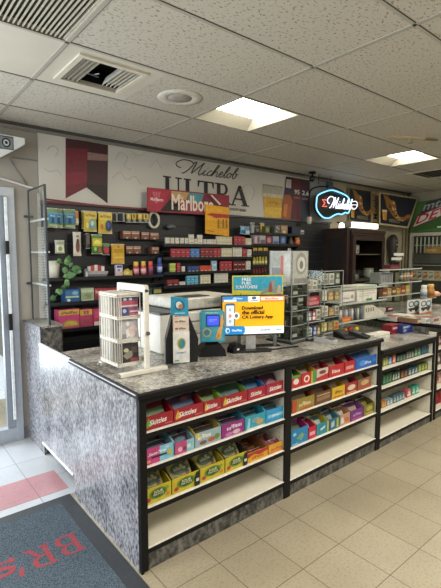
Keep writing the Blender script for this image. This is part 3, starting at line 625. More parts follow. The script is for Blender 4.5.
def bottle(label, px, pt, pb, w, body, cap, band, Y=None, z=None, group=None, name='bottle', cat='bottle'):
    Y = YS+.04 if Y is None else Y
    p = at(px, (pt+pb)/2, 'y', Y); h = at(px, pt, 'y', Y).z-at(px, pb, 'y', Y).z
    t = thing(name, label, cat, (p.x, Y, z), 0, group)
    MB().lathe([(w*.5, 0), (w*.5, h*.62), (w*.36, h*.72)], mm(body), n=12).build('body', t)
    MB().lathe([(w*.4, h*.70), (w*.42, h*.72), (w*.42, h*.97), (w*.36, h)], mm(cap), n=12).build('cap', t)
    MB().lathe([(w*.51, h*.18), (w*.51, h*.5)], mm(band), n=12).build('label_band', t)
    return t
GB = 'small energy shot bottles on the wall shelf'
bottle('pink energy shot bottle with yellow cap, left one of two alike', 136, 262.6, 277, .058, '#b23a58', '#d3b13a', '#d9a0a6', z=ZL3, group=GB)
bottle('pink energy shot bottle with yellow cap, right one of two alike', 143.3, 262.6, 277, .058, '#b8455c', '#d8b540', '#dcb0b0', z=ZL3, group=GB)
bottle('red energy shot bottle with orange cap', 150.3, 262.8, 277, .054, '#a83444', '#cf5a44', '#7c3a68', z=ZL3, group=GB)
bottle('dark blue bottle at the end of the small bottle shelf', 159.6, 259.5, 277, .054, '#27408e', '#31457a', '#9aa6cc', z=ZL3, group=GB)
carton('carton', 'blue carton with white and green print, under the vine', 'carton', 64.8, 288.2, 79.6, 302, [('r', .03, .55, .97, .9, '#3d6f9f'), ('r', .05, .36, .95, .5, '#a3bfa8'), ('e', .7, .7, .2, .14, '#7fa8c8'), ('e', .25, .2, .12, .1, '#c8d4d8')], '#25507f', z=ZL4, depth=.1)
carton('carton', 'pale green carton with red flower print, right of the blue one', 'carton', 81, 286.4, 94, 300, [('r', .03, .7, .97, .95, '#b8c0a2'), ('e', .5, .4, .3, .2, '#77935f'), ('e', .35, .35, .09, .09, '#c08a8a'), ('r', .05, .02, .95, .14, '#c9c5b2')], '#8fa083', z=ZL4, depth=.1)
carton('carton', 'dark red carton right of the pale green one', 'carton', 94.8, 285.5, 106, 298, [('s', 'Swisher', .08, .6, .92, .84, '#d8b8b4'), ('r', .05, .05, .95, .4, '#7c2a36')], '#9c3440', z=ZL4, depth=.1)
carton('carton', 'red carton partly behind the white rack top', 'carton', 106.4, 284.6, 117.5, 296.5, [('r', .1, .5, .9, .85, '#c46a62'), ('r', .1, .1, .9, .4, '#8a2c38')], '#8f303c', z=ZL4, depth=.1)
carton('carton', 'small green and orange carton above the rack, end of its shelf', 'carton', 142, 281.5, 152, 291, [('r', .05, .1, .95, .5, '#2f5a4a'), ('r', .1, .55, .5, .9, '#c09a3a')], '#243a34', z=ZL4, depth=.08)
carton('carton', 'small dark carton with yellow dots behind the printer', 'carton', 153, 282, 162, 291, [('r', .1, .4, .9, .8, '#9a8f3c')], '#20303a', z=ZL4, depth=.08)
PK = [('r', .02, .72, .98, .97, '#c4a63c'), ('s', 'Munchies', .1, .76, .9, .92, '#7a2a4a'), ('p', [(.12, .12), (.95, .12), (.95, .3), (.85, .42), (.5, .48), (.2, .4)], '#a87f3a'), ('p', [(.2, .18), (.9, .2), (.82, .36), (.5, .42), (.25, .34)], '#c9a65a')]
carton('carton', 'large pink carton with a sandwich picture, nearest the glass panel', 'carton', 58.8, 308, 79.6, 328.2, PK, '#b83f70', z=ZL5, depth=.12)
carton('carton', 'pink and yellow carton between two other pink cartons', 'carton', 80, 308, 92.6, 326.5, [('r', .02, .68, .98, .97, '#c9a93f'), ('r', .1, .36, .9, .44, '#7c5a3a'), ('r', .3, .72, .45, .93, '#a83a5f'), ('r', .52, .72, .7, .93, '#a83a5f'), ('r', .05, .1, .95, .3, '#9c3f5a')], '#ae3a62', z=ZL5, depth=.12)
carton('carton', 'pink carton half hidden behind the white wire rack', 'carton', 93.4, 307.5, 108, 325, [('r', .05, .05, .95, .28, '#c8c2ba'), ('r', .1, .5, .9, .9, '#c34a70')], '#b03a5f', z=ZL5, depth=.12)
# ---- cigarette packs
def pack_proto(base, top, mark):
    m = MB().box(-.027, .027, 0, .022, 0, .087, mm(base))
    m.face((-.027, 0, 0), (.054, 0, 0), (0, 0, .087), [('r', 0, .62, 1, 1, top), ('p', [(.1, .62), (.9, .62), (.5, .4)], top), ('r', .2, .2, .8, .28, mark), ('r', 0, .615, 1, .63, '#8a8780')])
    return m
KINDS = {'white': ('#d2cec0', '#c2beb2', '#8d8a86'), 'red': ('#8e202c', '#a3303b', '#d2c8be'), 'darkred': ('#6a1c26', '#86242e', '#c9b7a8'), 'blue': ('#3a64a0', '#4f7fb8', '#d4dce4'), 'ygreen': ('#8f9f3f', '#b7bf62', '#e3e6c0'), 'orange': ('#c2512c', '#b8452a', '#ecc2a0'), 'lblue': ('#9fbccb', '#86a9bd', '#e4ecf0'), 'navy': ('#22386c', '#2a4480', '#c5cdd8'), 'cream': ('#d3cdb6', '#bfb898', '#94907c'), 'redblack': ('#8f222c', '#231a1c', '#d9cfc4'), 'teal': ('#3f86a8', '#5fa6bf', '#dfe9ea')}
PROTO = {}
def packs(kind, desc, px0, px1, z, pt, pb, layers=1, step=4.35, Y=None):
    """a run of packs of one kind standing side by side on the shelf at height z"""
    Y = YS+.014 if Y is None else Y
    x0, x1 = at(px0, (pt+pb)/2, 'y', Y).x, at(px1, (pt+pb)/2, 'y', Y).x
    h = at(px0, pt, 'y', Y).z-at(px0, pb, 'y', Y).z
    n = max(1, round((x1-x0)/.0585)); sx = min(1.25, (x1-x0)/n/.0565)
    for ly in range(layers):
        for k in range(n):
            if kind not in PROTO: PROTO[kind] = pack_proto(*KINDS[kind]).build('cigarette_pack'); o = PROTO[kind]
            else: o = PROTO[kind].copy(); C.objects.link(o)
            o.location = (x0+(k+.5)*(x1-x0)/n, Y, z+ly*(h/layers)); o.scale = (sx, 1, h/layers/.087*.985)
            tag(o, desc, 'cigarette pack', 'cigarette packs: '+desc)
# cigarette shelves, run by run
WP = 'plain white cigarette pack in the spaced run on the topmost shelf'
for k in range(5):
    px = 166+k*4.75
    packs('white', WP, px, px+3.6, ZA, 237.8, 245)
packs('white', 'tall white cigarette pack standing above the run, first of two', 189.3, 194, ZA, 234.2, 245)
packs('white', 'tall white cigarette pack standing above the run, second of two', 198, 202.5, ZA, 234.5, 245)
packs('cream', 'short cream pack between the two tall white packs', 194.6, 197.6, ZA, 238.5, 245)
for k in range(4): packs('white', 'short white pack in the run right of the tall white packs', 203.6+k*3.3, 206.4+k*3.3, ZA, 239, 245.2)
packs('cream', 'cream-coloured pack in the block near the blue hanging packs, topmost shelf', 217, 232, ZA, 236.4, 245.6, 2)
packs('red', 'red and white pack at the far end of the topmost shelf', 234, 245, ZA, 236.2, 245.8, 2)
packs('cream', 'cream pack at the very end of the topmost shelf, beside clear goods', 246, 251.5, ZA, 238, 246, 1)
packs('red', 'deep red pack in the large block starting the second shelf', 171, 190, ZB, 248.4, 258, 2)
packs('blue', 'blue pack in the block between red blocks, second shelf', 190.4, 199.6, ZB, 248.6, 258, 2)
packs('darkred', 'dark red pack in the middle block of the second shelf', 200.4, 213, ZB, 248.4, 258.4, 2)
packs('red', 'red pack in the right-hand red block of the second shelf, under the yellow sign', 213.4, 221, ZB, 248.8, 258.4, 2)
packs('cream', 'cream pack in the far block of the second shelf', 221.6, 232, ZB, 248.8, 258.6, 2)
packs('white', 'white pack in the taller block at the far part of the second shelf', 233, 242, ZB, 248, 258.7, 2)
packs('red', 'red pack in the last pair of the second shelf', 242.4, 246.6, ZB, 249.6, 258.7, 2)
packs('white', 'white pack ending the second shelf', 247, 252, ZB, 250.4, 258.8, 1)
packs('ygreen', 'yellow-green pack at the start of the third shelf', 169.6, 176, ZC_, 262.6, 272.4, 2)
packs('red', 'single red and white pack right of the yellow-green ones', 176.6, 180.4, ZC_, 262.6, 272.4, 2)
for k in range(1): packs('white', 'small white pack alone between red and navy packs', 182, 185, ZC_, 266.2, 272.5)
packs('navy', 'navy pack lying in the low row of the third shelf', 187.6, 199, ZC_, 266.4, 272.6)
packs('orange', 'orange pack in the low row of the third shelf', 200, 211.4, ZC_, 266.4, 272.8)
packs('lblue', 'pale blue tall pack right of the orange ones', 211.8, 217, ZC_, 261.8, 272.8, 2)
packs('red', 'red pack in the block right of the pale blue packs, third shelf', 220, 232, ZC_, 262.6, 272.9, 2)
packs('redblack', 'red and black pack in the block at the far part of the third shelf', 233.6, 245.4, ZC_, 262.6, 273, 2)
packs('white', 'white pack with dark band ending the third shelf', 246, 251, ZC_, 263.4, 273, 2)
packs('darkred', 'dark red pack at the start of the fourth shelf, above the printer', 167.2, 178.6, ZD, 278.6, 285.4)
packs('white', 'low white pack between dark red and blue ones, fourth shelf', 179.6, 185.4, ZD, 281.4, 285.5)
packs('teal', 'bright blue pack in the block on the fourth shelf', 186.6, 198.4, ZD, 275.8, 285.5, 2)
packs('cream', 'cream pack in the block right of the bright blue ones', 200.6, 210.6, ZD, 275.8, 285.6, 2)
packs('white', 'white pack in the last block of the fourth shelf, beside the counter sign', 215, 228, ZD, 275, 285.8, 2)
# hanging signs in front of the banner
def sign(name, label, cat, Y, corners, base, art, chain=True):
    q = [at(*c, 'y', Y) for c in corners]
    t = thing(name, label, cat, (q[0].x, Y, min(p.z for p in q)))
    o = t.location
    MB().prism([(p.x-o.x, 0, p.z-o.z) for p in q], (0, .006, 0), mm(base)).build('sheet', t)
    m = MB(); f = Flat(m, Y); art(f, m)
    m.v = [(a-o.x, b-o.y, c-o.z) for a, b, c in m.v]
    m.build('printed_artwork', t)
    if chain:
        for p in (q[0], q[1]): MB().tube([(p.x-o.x+(.05 if p is q[0] else -.05), .006, p.z-o.z-.03), (p.x-o.x+(.05 if p is q[0] else -.05), YB-.001-Y, p.z-o.z-.03)], .003, STEEL, 5).build('hanger', t)
    return t
YM = YB-.10
def art(f, m):
    f.poly([(147.5, 187.6), (170, 190.6), (160, 211), (147.5, 209.4)], '#a3273a')
    for k in range(5): f.poly([(152.5+k*1.8, 191.6), (153.4+k*1.8, 191.7), (155.6+k*.5, 203), (155.2+k*.5, 203)], '#c8707c')
    f.text('Marlboro', (150.5, 200.6), (163, 201.6), '#e4cfcf', .034)
    f.poly([(160, 211), (170, 199), (182, 211.6)], '#1b1518').poly([(170.5, 190.8), (189, 192.6), (186, 200), (172, 199)], '#b9935f').poly([(189, 192.6), (204, 194), (200, 204), (187, 202)], '#4b8a93').poly([(186, 203), (200, 204), (203, 214), (184, 211.8)], '#8a3a4c').poly([(204, 194), (217, 195.4), (214, 205), (203, 204)], '#6f2234')
    f.poly([(176, 199), (180, 194), (184, 199)], '#d0b48a')
    f.text('Marlboro', (171.5, 209.8), (213.5, 212.6), '#e2d2c2', .165)
    f.poly([(206, 195.5), (213, 194.8), (222, 205), (216, 206)], '#5a1420').poly([(210, 195), (212, 194.9), (221, 204.4), (219, 205)], '#d9c6c4').poly([(217, 206.6), (228, 207.4), (228, 212.4), (217, 211.6)], '#d8c9c4')
sign('tobacco_sign', 'long red tobacco sign with large letters hanging below the banner', 'sign', YM, ((147.2, 187.2), (229.4, 195.4), (228.6, 216), (147.2, 211.4)), '#8a2134', art)
YY = YM-.02
def art(f, m):
    f.poly([(205.6, 219.6), (229, 222.4), (229, 236), (205.6, 233.2)], '#d69a16')
    f.poly([(206.5, 214.4), (212, 213), (217, 213.6), (222, 214), (228.8, 214.6), (228.6, 218.6), (222, 217.8), (216, 218.2), (212, 216.4)], '#a8321f')
    for k, x in enumerate((217.6, 222.4, 225.6)):
        f.poly([(x, 219.2), (x+1.6, 219.4), (x+1.6, 228.4), (x, 228.2)], '#7d5b12')
    for k in range(4): f.poly([(216.6, 220.6+k*2.2), (227.6, 221.7+k*2.2), (227.6, 222.3+k*2.2), (216.6, 221.2+k*2.2)], '#a3741a')
    f.poly([(207, 230), (214, 231), (214, 232), (207, 231)], '#9a6d12')
sign('price_sign', 'yellow price sign with red zigzag hanging over the cigarette shelves', 'sign', YY, ((205.4, 204.2), (229, 207.6), (229, 236.2), (205.4, 233.4)), '#dea21c', art, False)
p = at(168.5, 227.5, 'y', YB)
q = MB().lathe([(.004, 0), (.02, .002), (.045, .012), (.05, .03), (.03, .045), (.01, .05)], mat('#5e615f', .5), n=10).box(-.004, .004, 0, .052, .02, .028, GREY).build('dried_decoration', None, (p.x, YB-.055, p.z-.02)); tag(q, 'grey ragged rosette stuck on the bare slatwall left of the white packs', 'decoration')
# goods at the right part of the slatwall
GR_ = 'small goods at the right of the slatwall'
for a, b, c, d, col, sh, lab in (
    (240, 244.4, 226, 234, '#3f7fa6', [('r', .1, .5, .9, .9, '#8fb6c9')], 'pale blue hanging packet right of the yellow sign'),
    (244.8, 249.4, 226.6, 234.6, '#5f97b4', [('r', .1, .1, .9, .5, '#c4d3d8')], 'second pale blue hanging packet right of the yellow sign'),
    (250.2, 254.4, 222.6, 236, '#7d817f', [('r', .2, .2, .8, .8, '#a6a9a5')], 'tall grey clear blister packet beside the blue hanging packets'),
    (255, 259, 226, 233, '#3a3d40', [('r', .2, .2, .8, .6, '#8b8d7f')], 'dark hanging packet left of the yellow one'),
    (259.8, 264, 223, 233.6, '#8f8440', [('r', .1, .4, .9, .9, '#c3b053'), ('e', .5, .25, .2, .1, '#4d4a2c')], 'dull yellow hanging packet under the beer glass picture')):
    hangbag('hanging_packet', lab, 'packet', a, c, b, d, col, sh, GR_, d=.02)
for a, b, c, col, sh, lab in (
    (265, 270, 226.5, '#4f5330', [('e', .5, .5, .3, .3, '#8a8f45')], 'olive carton first on the highest right shelf'),
    (275, 280, 225.2, '#5d605c', [('e', .3, .3, .12, .1, '#a8aba6'), ('e', .7, .6, .14, .12, '#8f938e'), ('e', .4, .75, .1, .1, '#c2c4bf')], 'speckled grey carton on the highest right shelf'),
    (280.8, 287.6, 225, '#80664c', [('r', .1, .5, .9, .9, '#a38a68'), ('e', .5, .3, .25, .15, '#c9b48c')], 'tan carton on the highest right shelf'),
    (292, 300.4, 226, '#141d33', [('r', .05, .05, .95, .95, '#18233f')], 'dark navy carton on the highest right shelf'),
    (300.8, 304, 229, '#a9a9a6', [('r', .1, .3, .9, .6, '#55585b')], 'small white carton ending the highest right shelf')):
    carton('carton', lab, 'carton', a, c, b, 234.2, sh, col, depth=.07, z=ZR1, group=GR_)
for a, b, c, col, sh, lab in (
    (254.5, 259.6, 235.4, '#9b8f98', [('r', .1, .1, .5, .8, '#c8a8b0'), ('r', .55, .2, .9, .8, '#5f5868')], 'mauve and white packet first on the second right shelf'),
    (260, 265.6, 235.2, '#a8a39c', [('r', .1, .1, .9, .5, '#6a5c6c')], 'white packet with dark foot on the second right shelf'),
    (266.4, 271.8, 235.6, '#7a2f3a', [('e', .5, .5, .35, .3, '#b08a90')], 'maroon packet with pale oval on the second right shelf'),
    (273, 279, 236, '#8c94a3', [('r', .1, .1, .9, .4, '#3d5a86')], 'pale grey-blue packet on the second right shelf'),
    (280.4, 286, 236, '#3a4f7c', [('e', .5, .55, .3, .3, '#6f93bd')], 'blue packet on the second right shelf')):
    carton('packet', lab, 'packet', a, c, b, 244.6, sh, col, depth=.06, z=ZR2, group=GR_)
t = thing('cone_ornament', 'dark grey cone standing left of the orange jar', 'ornament', (at(291, 243, 'y', YS+.05).x, YS+.06, ZR2))
MB().lathe([(.045, 0), (.042, .02), (.02, .09), (.008, .13), (.0005, .135)], mat('#4a443f', .6), n=10).build('cone', t)
t = thing('jar', 'orange jar at the end of the second right shelf', 'jar', (at(297.6, 242, 'y', YS+.05).x, YS+.06, ZR2))
MB().lathe([(.036, 0), (.04, .02), (.04, .07), (.03, .085)], mat('#c0622a', .35), n=12).build('body', t); MB().lathe([(.032, .085), (.032, .10), (.0, .103)], mat('#d9a54a', .4), n=12).build('lid', t)
for k in range(3):
    carton('tin', ('yellow and black tin, leftmost of three behind the spinner', 'yellow and black tin, middle of three behind the spinner', 'yellow and black tin, nearest the spinner top')[k], 'tin', 253+k*5.2, 247.4, 257.4+k*5.2, 254.4, [('r', .05, .5, .95, .95, '#b89a35'), ('e', .5, .35, .3, .25, '#191a14')], '#2a2819', depth=.06, z=ZR3, group=GR_)
for k in range(5): bottle('small yellow bottle in the row behind the spinner', 254+k*2.9, 256.8, 266, .036, '#a89a35', '#c2b04a', '#d3c98a', z=ZR4, group='small yellow bottles behind the spinner')
for k in range(5): bottle('small dark red bottle in the row beneath the yellow bottles', 253.4+k*2.9, 268, 276.2, .034, '#6a1f26', '#7f262c', '#4a171c', z=ZR5, group='small red bottles behind the spinner')
# ---- neon sign
YN = YB-.14
pts = [(105, 190), (113, 160), (150, 140), (200, 127), (250, 142), (292, 162), (313, 190), (306, 215), (314, 245), (303, 272), (285, 268), (262, 280), (240, 276), (214, 286), (185, 302), (150, 300), (122, 275), (104, 240)]
pts = [(300+a/6.3, 170+b/6.3) for a, b in pts]
c0 = at(333, 205, 'y', YN)
t = thing('neon_sign', 'blue-outlined neon beer sign hung below the ceiling on black tubing', 'neon sign', tuple(c0))
w = [at(*q, 'y', YN)-c0 for q in pts]
NB = mat('#7fd0ff', .4, emit=1.6, var=0); NR = mat('#ff6a5c', .4, emit=1.1, var=0); NW = mat('#f4f4ff', .4, emit=1.3, var=0)
MB().prism([(p.x, .03, p.z) for p in reversed(smooth(w, 2, True))], (0, .02, 0), mat('#0c1414', .3)).build('backboard', t)
MB().tube([(p.x, 0, p.z) for p in smooth(w, 4, True)], .0095, NB, 6, True).build('outline_tube', t)
m = MB(); a, b = at(326, 207.5, 'y', YN)-c0, at(352, 209.5, 'y', YN)-c0
script(m, (a.x, a.z), (b.x-.02, b.z), .15, -.0, NW, .0075, .3); m.build('script_tube', t)
r_ = [at(*q, 'y', YN)-c0 for q in ((326.5, 200), (322.5, 199.6), (325, 203), (322.5, 206.4), (326.5, 206.4))]
MB().tube([(p.x, 0, p.z) for p in r_], .009, NR, 6).build('red_tube', t)
r_ = [at(*q, 'y', YN)-c0 for q in ((351, 202), (356, 201.4), (357.5, 205), (355, 209), (352, 208), (351, 202))]
MB().tube([(p.x, 0, p.z) for p in smooth(r_, 3)], .006, NW, 6).tube([(r_[0].x, 0, r_[0].z-.04), (r_[2].x, 0, r_[2].z-.0)], .005, NW, 5).build('emblem_tube', t)
fr = [at(*q, 'y', YN)-c0 for q in ((310.5, 219), (310.2, 200), (311, 192), (314, 188.4), (320, 186.5), (331, 186.5), (341, 190), (346, 194), (347.4, 199))]
MB().tube([(p.x, .02, p.z) for p in smooth(fr, 4)], .011, BLACK, 6).build('support_tube', t)
p = at(331, 186, 'y', YN)-c0
MB().box(p.x-.05, p.x+.05, 0, .05, p.z-.03, p.z+.06, mat('#3d4650', .4)).build('transformer_box', t)
zc = ZC-c0.z
MB().tube([(p.x-.25, .02, p.z), (p.x-.25, .02, zc)], .004, BLACK, 5).build('hanger', t); MB().tube([(p.x+.02, .02, p.z+.05), (p.x+.02, .02, zc)], .004, BLACK, 5).build('hanger', t)
p = at(310.5, 219.5, 'y', YN)-c0
MB().lathe([(.025, -.06), (.035, -.03), (.035, .02), (.02, .04)], mat('#b8b2a2', .4), (p.x, .02, p.z), 10).build('plug_cap', t)
p = at(306.6, 173, 'z', ZC)
t = thing('camera_dome', 'small black security camera under the ceiling left of the neon sign', 'camera', (p.x, p.y-.1, ZC))
MB().lathe([(.05, 0), (.05, -.02), (.012, -.025), (.012, -.06)], BLACK, n=12).build('mount', t); MB().lathe([(.001, -.13), (.03, -.12), (.042, -.09), (.036, -.06), (.01, -.055)], mat('#1a1b1e', .2), n=12).build('dome', t)
# ---- posters
YP = YB-.01
def mexico(f, sx, x0, y0, gold=True):
    P = lambda l: [(x0+a*sx, y0+b*1.0+(a*sx)*.14) for a, b in l]
    f.poly(P([(0, 0), (5, 1), (8, 4), (13, 5), (15, 9), (14.6, 13), (16, 17), (19, 20), (24, 19.6), (27, 17), (31, 16), (31, 19), (27, 22), (22, 24.5), (16, 23.5), (11, 20), (8, 16), (4, 12), (3, 7)]), '#94672f')
    rr = random.Random(3)
    for k in range(34):
        cx, cy = rr.choice([(3, 3), (6, 6), (9, 8), (12, 8), (8, 11), (12, 12), (10, 15), (13, 17), (15, 20), (18, 22), (22, 22), (26, 20), (29, 18)])
        cx += rr.uniform(-1.6, 1.6); cy += rr.uniform(-1.2, 1.2); d = rr.uniform(.7, 1.5)
        f.poly(P([(cx-d, cy-d*.5), (cx+d*.4, cy-d), (cx+d, cy+d*.4), (cx-d*.3, cy+d)]), rr.choice(['#d6b473', '#c48f45', '#7a5228', '#e0c896', '#4a331d', '#b57c38']))
def glassbeer(f, x, y, s=1):
    f.poly([(x, y), (x+5*s, y+.6), (x+4.4*s, y+11), (x+.8*s, y+10.4)], '#b9842c').poly([(x, y), (x+5*s, y+.6), (x+4.9*s, y+3), (x+.2*s, y+2.4)], '#d8c59a').poly([(x+1*s, y+4), (x+2*s, y+4.1), (x+2*s, y+10), (x+1.2*s, y+10)], '#d4a750')
def art(f, m):
    f.poly([(349.4, 188.6), (370.6, 191.6), (370.8, 222.6), (350, 220.4)], '#141b2c')
    mexico(f, .66, 352.5, 189.5); glassbeer(f, 350, 207, .8); f.text('MEXICO', (356.5, 218.6), (367, 220), '#8d8a62', .05)
sign('beer_poster', 'dark navy beer poster with golden map shape, nearer the neon sign', 'poster', YP-.02, ((348.8, 187.6), (371.4, 190.8), (371.4, 223.4), (349.4, 221)), '#8f7a52', art, False)
def art(f, m):
    y = f.lay(); a, b = at(375.5, 205, 'y', YP), at(375.5, 219.5, 'y', YP); vs, fs = text_geo('Modelo')
    z0, z1 = at(375.5, 219, 'y', YP).z, at(375.5, 196, 'y', YP).z; x0, x1 = at(373.6, 205, 'y', YP).x, at(377.8, 205, 'y', YP).x
    m.add([(x1-v*(x1-x0), y, z0+u*(z1-z0)) for u, v in vs], fs, mm('#1d1a17'))
    f.poly([(372.2, 222), (378.6, 222.8), (378.6, 223.6), (372.2, 222.9)], '#6f5b35')
sign('beer_strip', 'tan vertical strip with dark letters between the two navy posters', 'sign', YP, ((371.6, 191), (379.4, 192), (379.2, 224.6), (371.6, 223.6)), '#b39b72', art, False)
def art(f, m):
    f.poly([(380.6, 193.6), (416.6, 199), (407.4, 226.6), (380.4, 223)], '#141b2d')
    mexico(f, .88, 383, 194.5); glassbeer(f, 381.4, 209.5, 1.0); f.text('MEXICO', (388.5, 222), (399, 223.6), '#8d8a62', .055)
    for k in range(8): f.poly([(382+k*4.4, 193.4+k*.65), (384+k*4.4, 193.7+k*.65), (383.4+k*4.4, 195+k*.65)], '#b9a988')
sign('beer_poster', 'dark navy beer poster with slanted end and golden map, nearest the soda cooler', 'poster', YP-.16, ((379.6, 192), (418.4, 198), (408.4, 228.4), (379.6, 224.6)), '#b3a684', art, True)
# ---- dark wooden cabinet against the back wall
t = thing('display_cabinet', 'tall dark brown wooden cabinet with an open glass-shelved front', 'cabinet', (colx(351.5, 3.5, 1.6), 3.50, 0))
WD = mat('#2b1a14', .45, var=.2, scale=6); WD2 = mat('#150f0d', .6)
cw, ch, cdp = colx(384.5, 3.48, 1.6)-colx(351.5, 3.5, 1.6), 1.965, .425
MB().box(0, .03, 0, cdp, 0, ch-.05, WD).build('side_panel', t); MB().box(cw-.03, cw, 0, cdp, 0, ch-.05, WD).build('side_panel', t)
MB().box(.03, cw-.03, cdp-.02, cdp, .1, ch-.05, WD2).build('back_panel', t)
MB().box(-.02, cw+.02, -.02, cdp, ch-.05, ch, WD, .006).box(-.01, cw+.01, -.01, cdp, ch-.08, ch-.05, WD).build('cornice', t)
MB().box(.03, cw-.03, 0, cdp, 0, .1, WD).build('base', t); MB().box(.03, cw-.03, .02, cdp-.02, 1.05, 1.08, mat('#5a4637', .4)).build('shelf', t)
zs = at(368, 255, 'y', 3.6).z
for z in (zs, 1.235): MB().box(.03, cw-.03, .03, cdp-.02, z, z+.018, mat('#6e6254', .4)).build('shelf', t)
d = MB().box(.0, .07, -.022, 0, .1, ch-.085, WD).box(cw-.07, cw, -.022, 0, .1, ch-.085, WD).box(.07, cw-.07, -.022, 0, ch-.15, ch-.085, WD).box(.07, cw-.07, -.022, 0, .1, .2, WD).build('door', t)
MB().box(.07, cw-.07, -.013, -.009, .2, ch-.15, GLASS2).build('door_glass', d)
MB().tube([(cw-.04, -.03, 1.3), (cw-.04, -.03, 1.42)], .008, STEEL).tube([(cw-.04, -.03, 1.3), (cw-.04, -.02, 1.3)], .006, STEEL).build('handle', d)
t = thing('side_cabinet', 'dark brown wood panelled side wall next to the tall cabinet', 'cabinet', (colx(351.5, 3.5, 1.6)-.085, 3.5, 0))
MB().box(0, .07, .02, .42, 0, ch+.02, WD).build('panel', t); MB().box(-.006, 0, .1, .32, .1, 1.85, WD2).build('inset_panel', t)
def cups(label, x, y, z, n, r, h):
    m = MB()
    for k in range(n): m.lathe([(r*.8, k*.012), (r, h+k*.012), (r*.94, h+k*.012), (r*.76, k*.012+.004)], mat('#c9c6bb', .5), n=12)
    return tag(m.build('cup', None, (x, y, z)), label, 'cup')
xa = at(357.5, 250, 'y', 3.62).x
tag(MB().box(-.055, .03, -.02, .02, 0, .13, mat('#bdbab0', .5), .01).face((-.055, -.02, 0), (.085, 0, 0), (0, 0, .13), [('r', .2, .2, .8, .5, '#8f8d86')]).build('paper_packet', None, (colx(357, 3.62, 1.6), 3.62, zs+.019)), 'white paper packet on the upper shelf of the dark cabinet', 'packet')
tag(MB().box(-.05, .03, -.02, .02, 0, .07, mat('#b3b0a6', .5), .01).face((-.05, -.02, 0), (.08, 0, 0), (0, 0, .07), [('r', .2, .2, .8, .5, '#83817b')]).build('paper_packet', None, (colx(356.5, 3.62, 1.3), 3.62, 1.2535)), 'small white packet low at the front corner of the dark cabinet', 'packet')
for k in range(4): tag(MB().lathe([(.05, 0), (.075, .07), (.07, .07), (.046, .006)], mat('#cbc8be', .5), n=14).build('bowl', None, (colx(368.5, 3.66, 1.3), 3.66, 1.2535+k*.028)), 'white bowl in the stack inside the dark cabinet', 'bowl', 'stacked white bowls in the dark cabinet')
# lamp strip above the cabinet
p0, p1 = at(351.5, 224, 'y', YB-.10), at(378.5, 227, 'y', YB-.10)
t = thing('strip_light', 'bright white strip light between the navy posters and the cabinet', 'light', ((p0.x+p1.x)/2, YB-.10, p0.z))
l = (p1.x-p0.x)/2
MB().box(-l, l, 0, .06, -.05, .035, mat('#fff8ea', .5, emit=2.2, var=0), .01).build('tube_cover', t); MB().box(-l-.02, -l, 0, .12, -.05, .04, mat('#8f8a7c')).box(l, l+.02, 0, .12, -.05, .04, mat('#8f8a7c')).box(-l, l, .06, .122, -.05, .04, mat('#a8a394')).build('housing', t)
p = at(341.7, 226, 'y', YB-.08)
t = thing('spot_lamp', 'small bright lamp left of the white strip light', 'lamp', (p.x, YB-.08, p.z))
MB().lathe([(.03, -.05), (.045, -.02), (.04, .03), (.015, .05)], mat('#fff6e6', .5, emit=2.0, var=0), n=10).build('bulb', t); MB().tube([(0, 0, .03), (0, .079, .06)], .012, BLACK).build('arm', t)
# ---- right end: pipes, clock-like holder, cooler
t = thing('conduit', 'pair of upright grey conduits in the back right corner', 'pipe', (0, 0, 0))
xq = at(403.5, 250, 'y', YW-.03).x; xr = at(406.5, 250, 'y', YW-.03).x
MB().tube([(xq, YW-.026, 0), (xq, YW-.026, ZC-.005)], .02, mat('#8a8064', .5)).build('pipe', t); MB().tube([(xr, YW-.026, 0), (xr, YW-.026, ZC-.005)], .024, mat('#6f664f', .5)).build('pipe', t)
p = at(389, 246, 'y', YW-.03)
t = thing('wall_ornament', 'dark upright ornament with pale marks on the beige wall beside the cabinet', 'ornament', (p.x, YW-.004, p.z))
m = MB(); DKO = mat('#2c2a28', .5)
m.lathe([(.05, -.3), (.06, -.25), (.07, -.1), (.085, .0), (.085, .1), (.06, .16), (.03, .19)], DKO, (0, -.095, 0), 12).build('body', t)
MB().face((-.08, -.181, -.1), (.16, 0, 0), (0, 0, .25), [('e', .3, .75, .12, .07, '#8f8d86'), ('e', .7, .75, .12, .07, '#8f8d86'), ('r', .2, .45, .8, .52, '#a19d92'), ('r', .3, .2, .7, .26, '#85827a')]).build('markings', t)
MB().tube([(0, -.095, -.29), (0, -.095, -.34), (0, 0, -.34)], .008, STEEL).build('mount', t)
XK = 7.58
t = thing('drink_cooler', 'tall white-framed glass-door soda cooler along the right wall', 'cooler', (XK, 2.4, 0))
CF = mat('#b9b3a4', .45); cl = 1.48
MB().box(0, .07, 0, cl, 0, .12, mat('#2a2b2b')).build('base', t)
MB().box(0, .06, cl-.05, cl, .12, 2.0, CF).box(0, .06, 0, .05, .12, 2.0, CF).box(0, .06, .05, cl-.05, 1.94, 2.0, CF).box(0, .06, .05, cl-.05, .12, .2, CF).build('door_frame', t)
MB().box(.055, .07, .05, cl-.05, .2, 1.94, mat('#35372f', .5)).build('back_panel', t)
for z in (.75, 1.16, 1.42): MB().box(.012, .055, .05, cl-.05, z, z+.014, mat('#a39d8a', .4)).build('shelf', t)
MB().box(.004, .008, .05, cl-.05, .2, 1.94, GLASS).build('door_glass', t)
m = MB()
for k in range(7): m.tube([(.03, cl-.12-k*.07, 1.64), (.03, cl-.12-k*.07, 1.92)], .012, mat('#c9ccb6', .4), 5)
m.box(.02, .04, cl-.62, cl-.08, 1.77, 1.785, mat('#b9bfa5')).build('wire_rack', t)
MB().box(.01, .05, .1, cl-.07, 1.46, 1.62, mat('#4c4d49', .5)).build('grey_band', t)  # plain dark grey band across the cooler, behind the glass
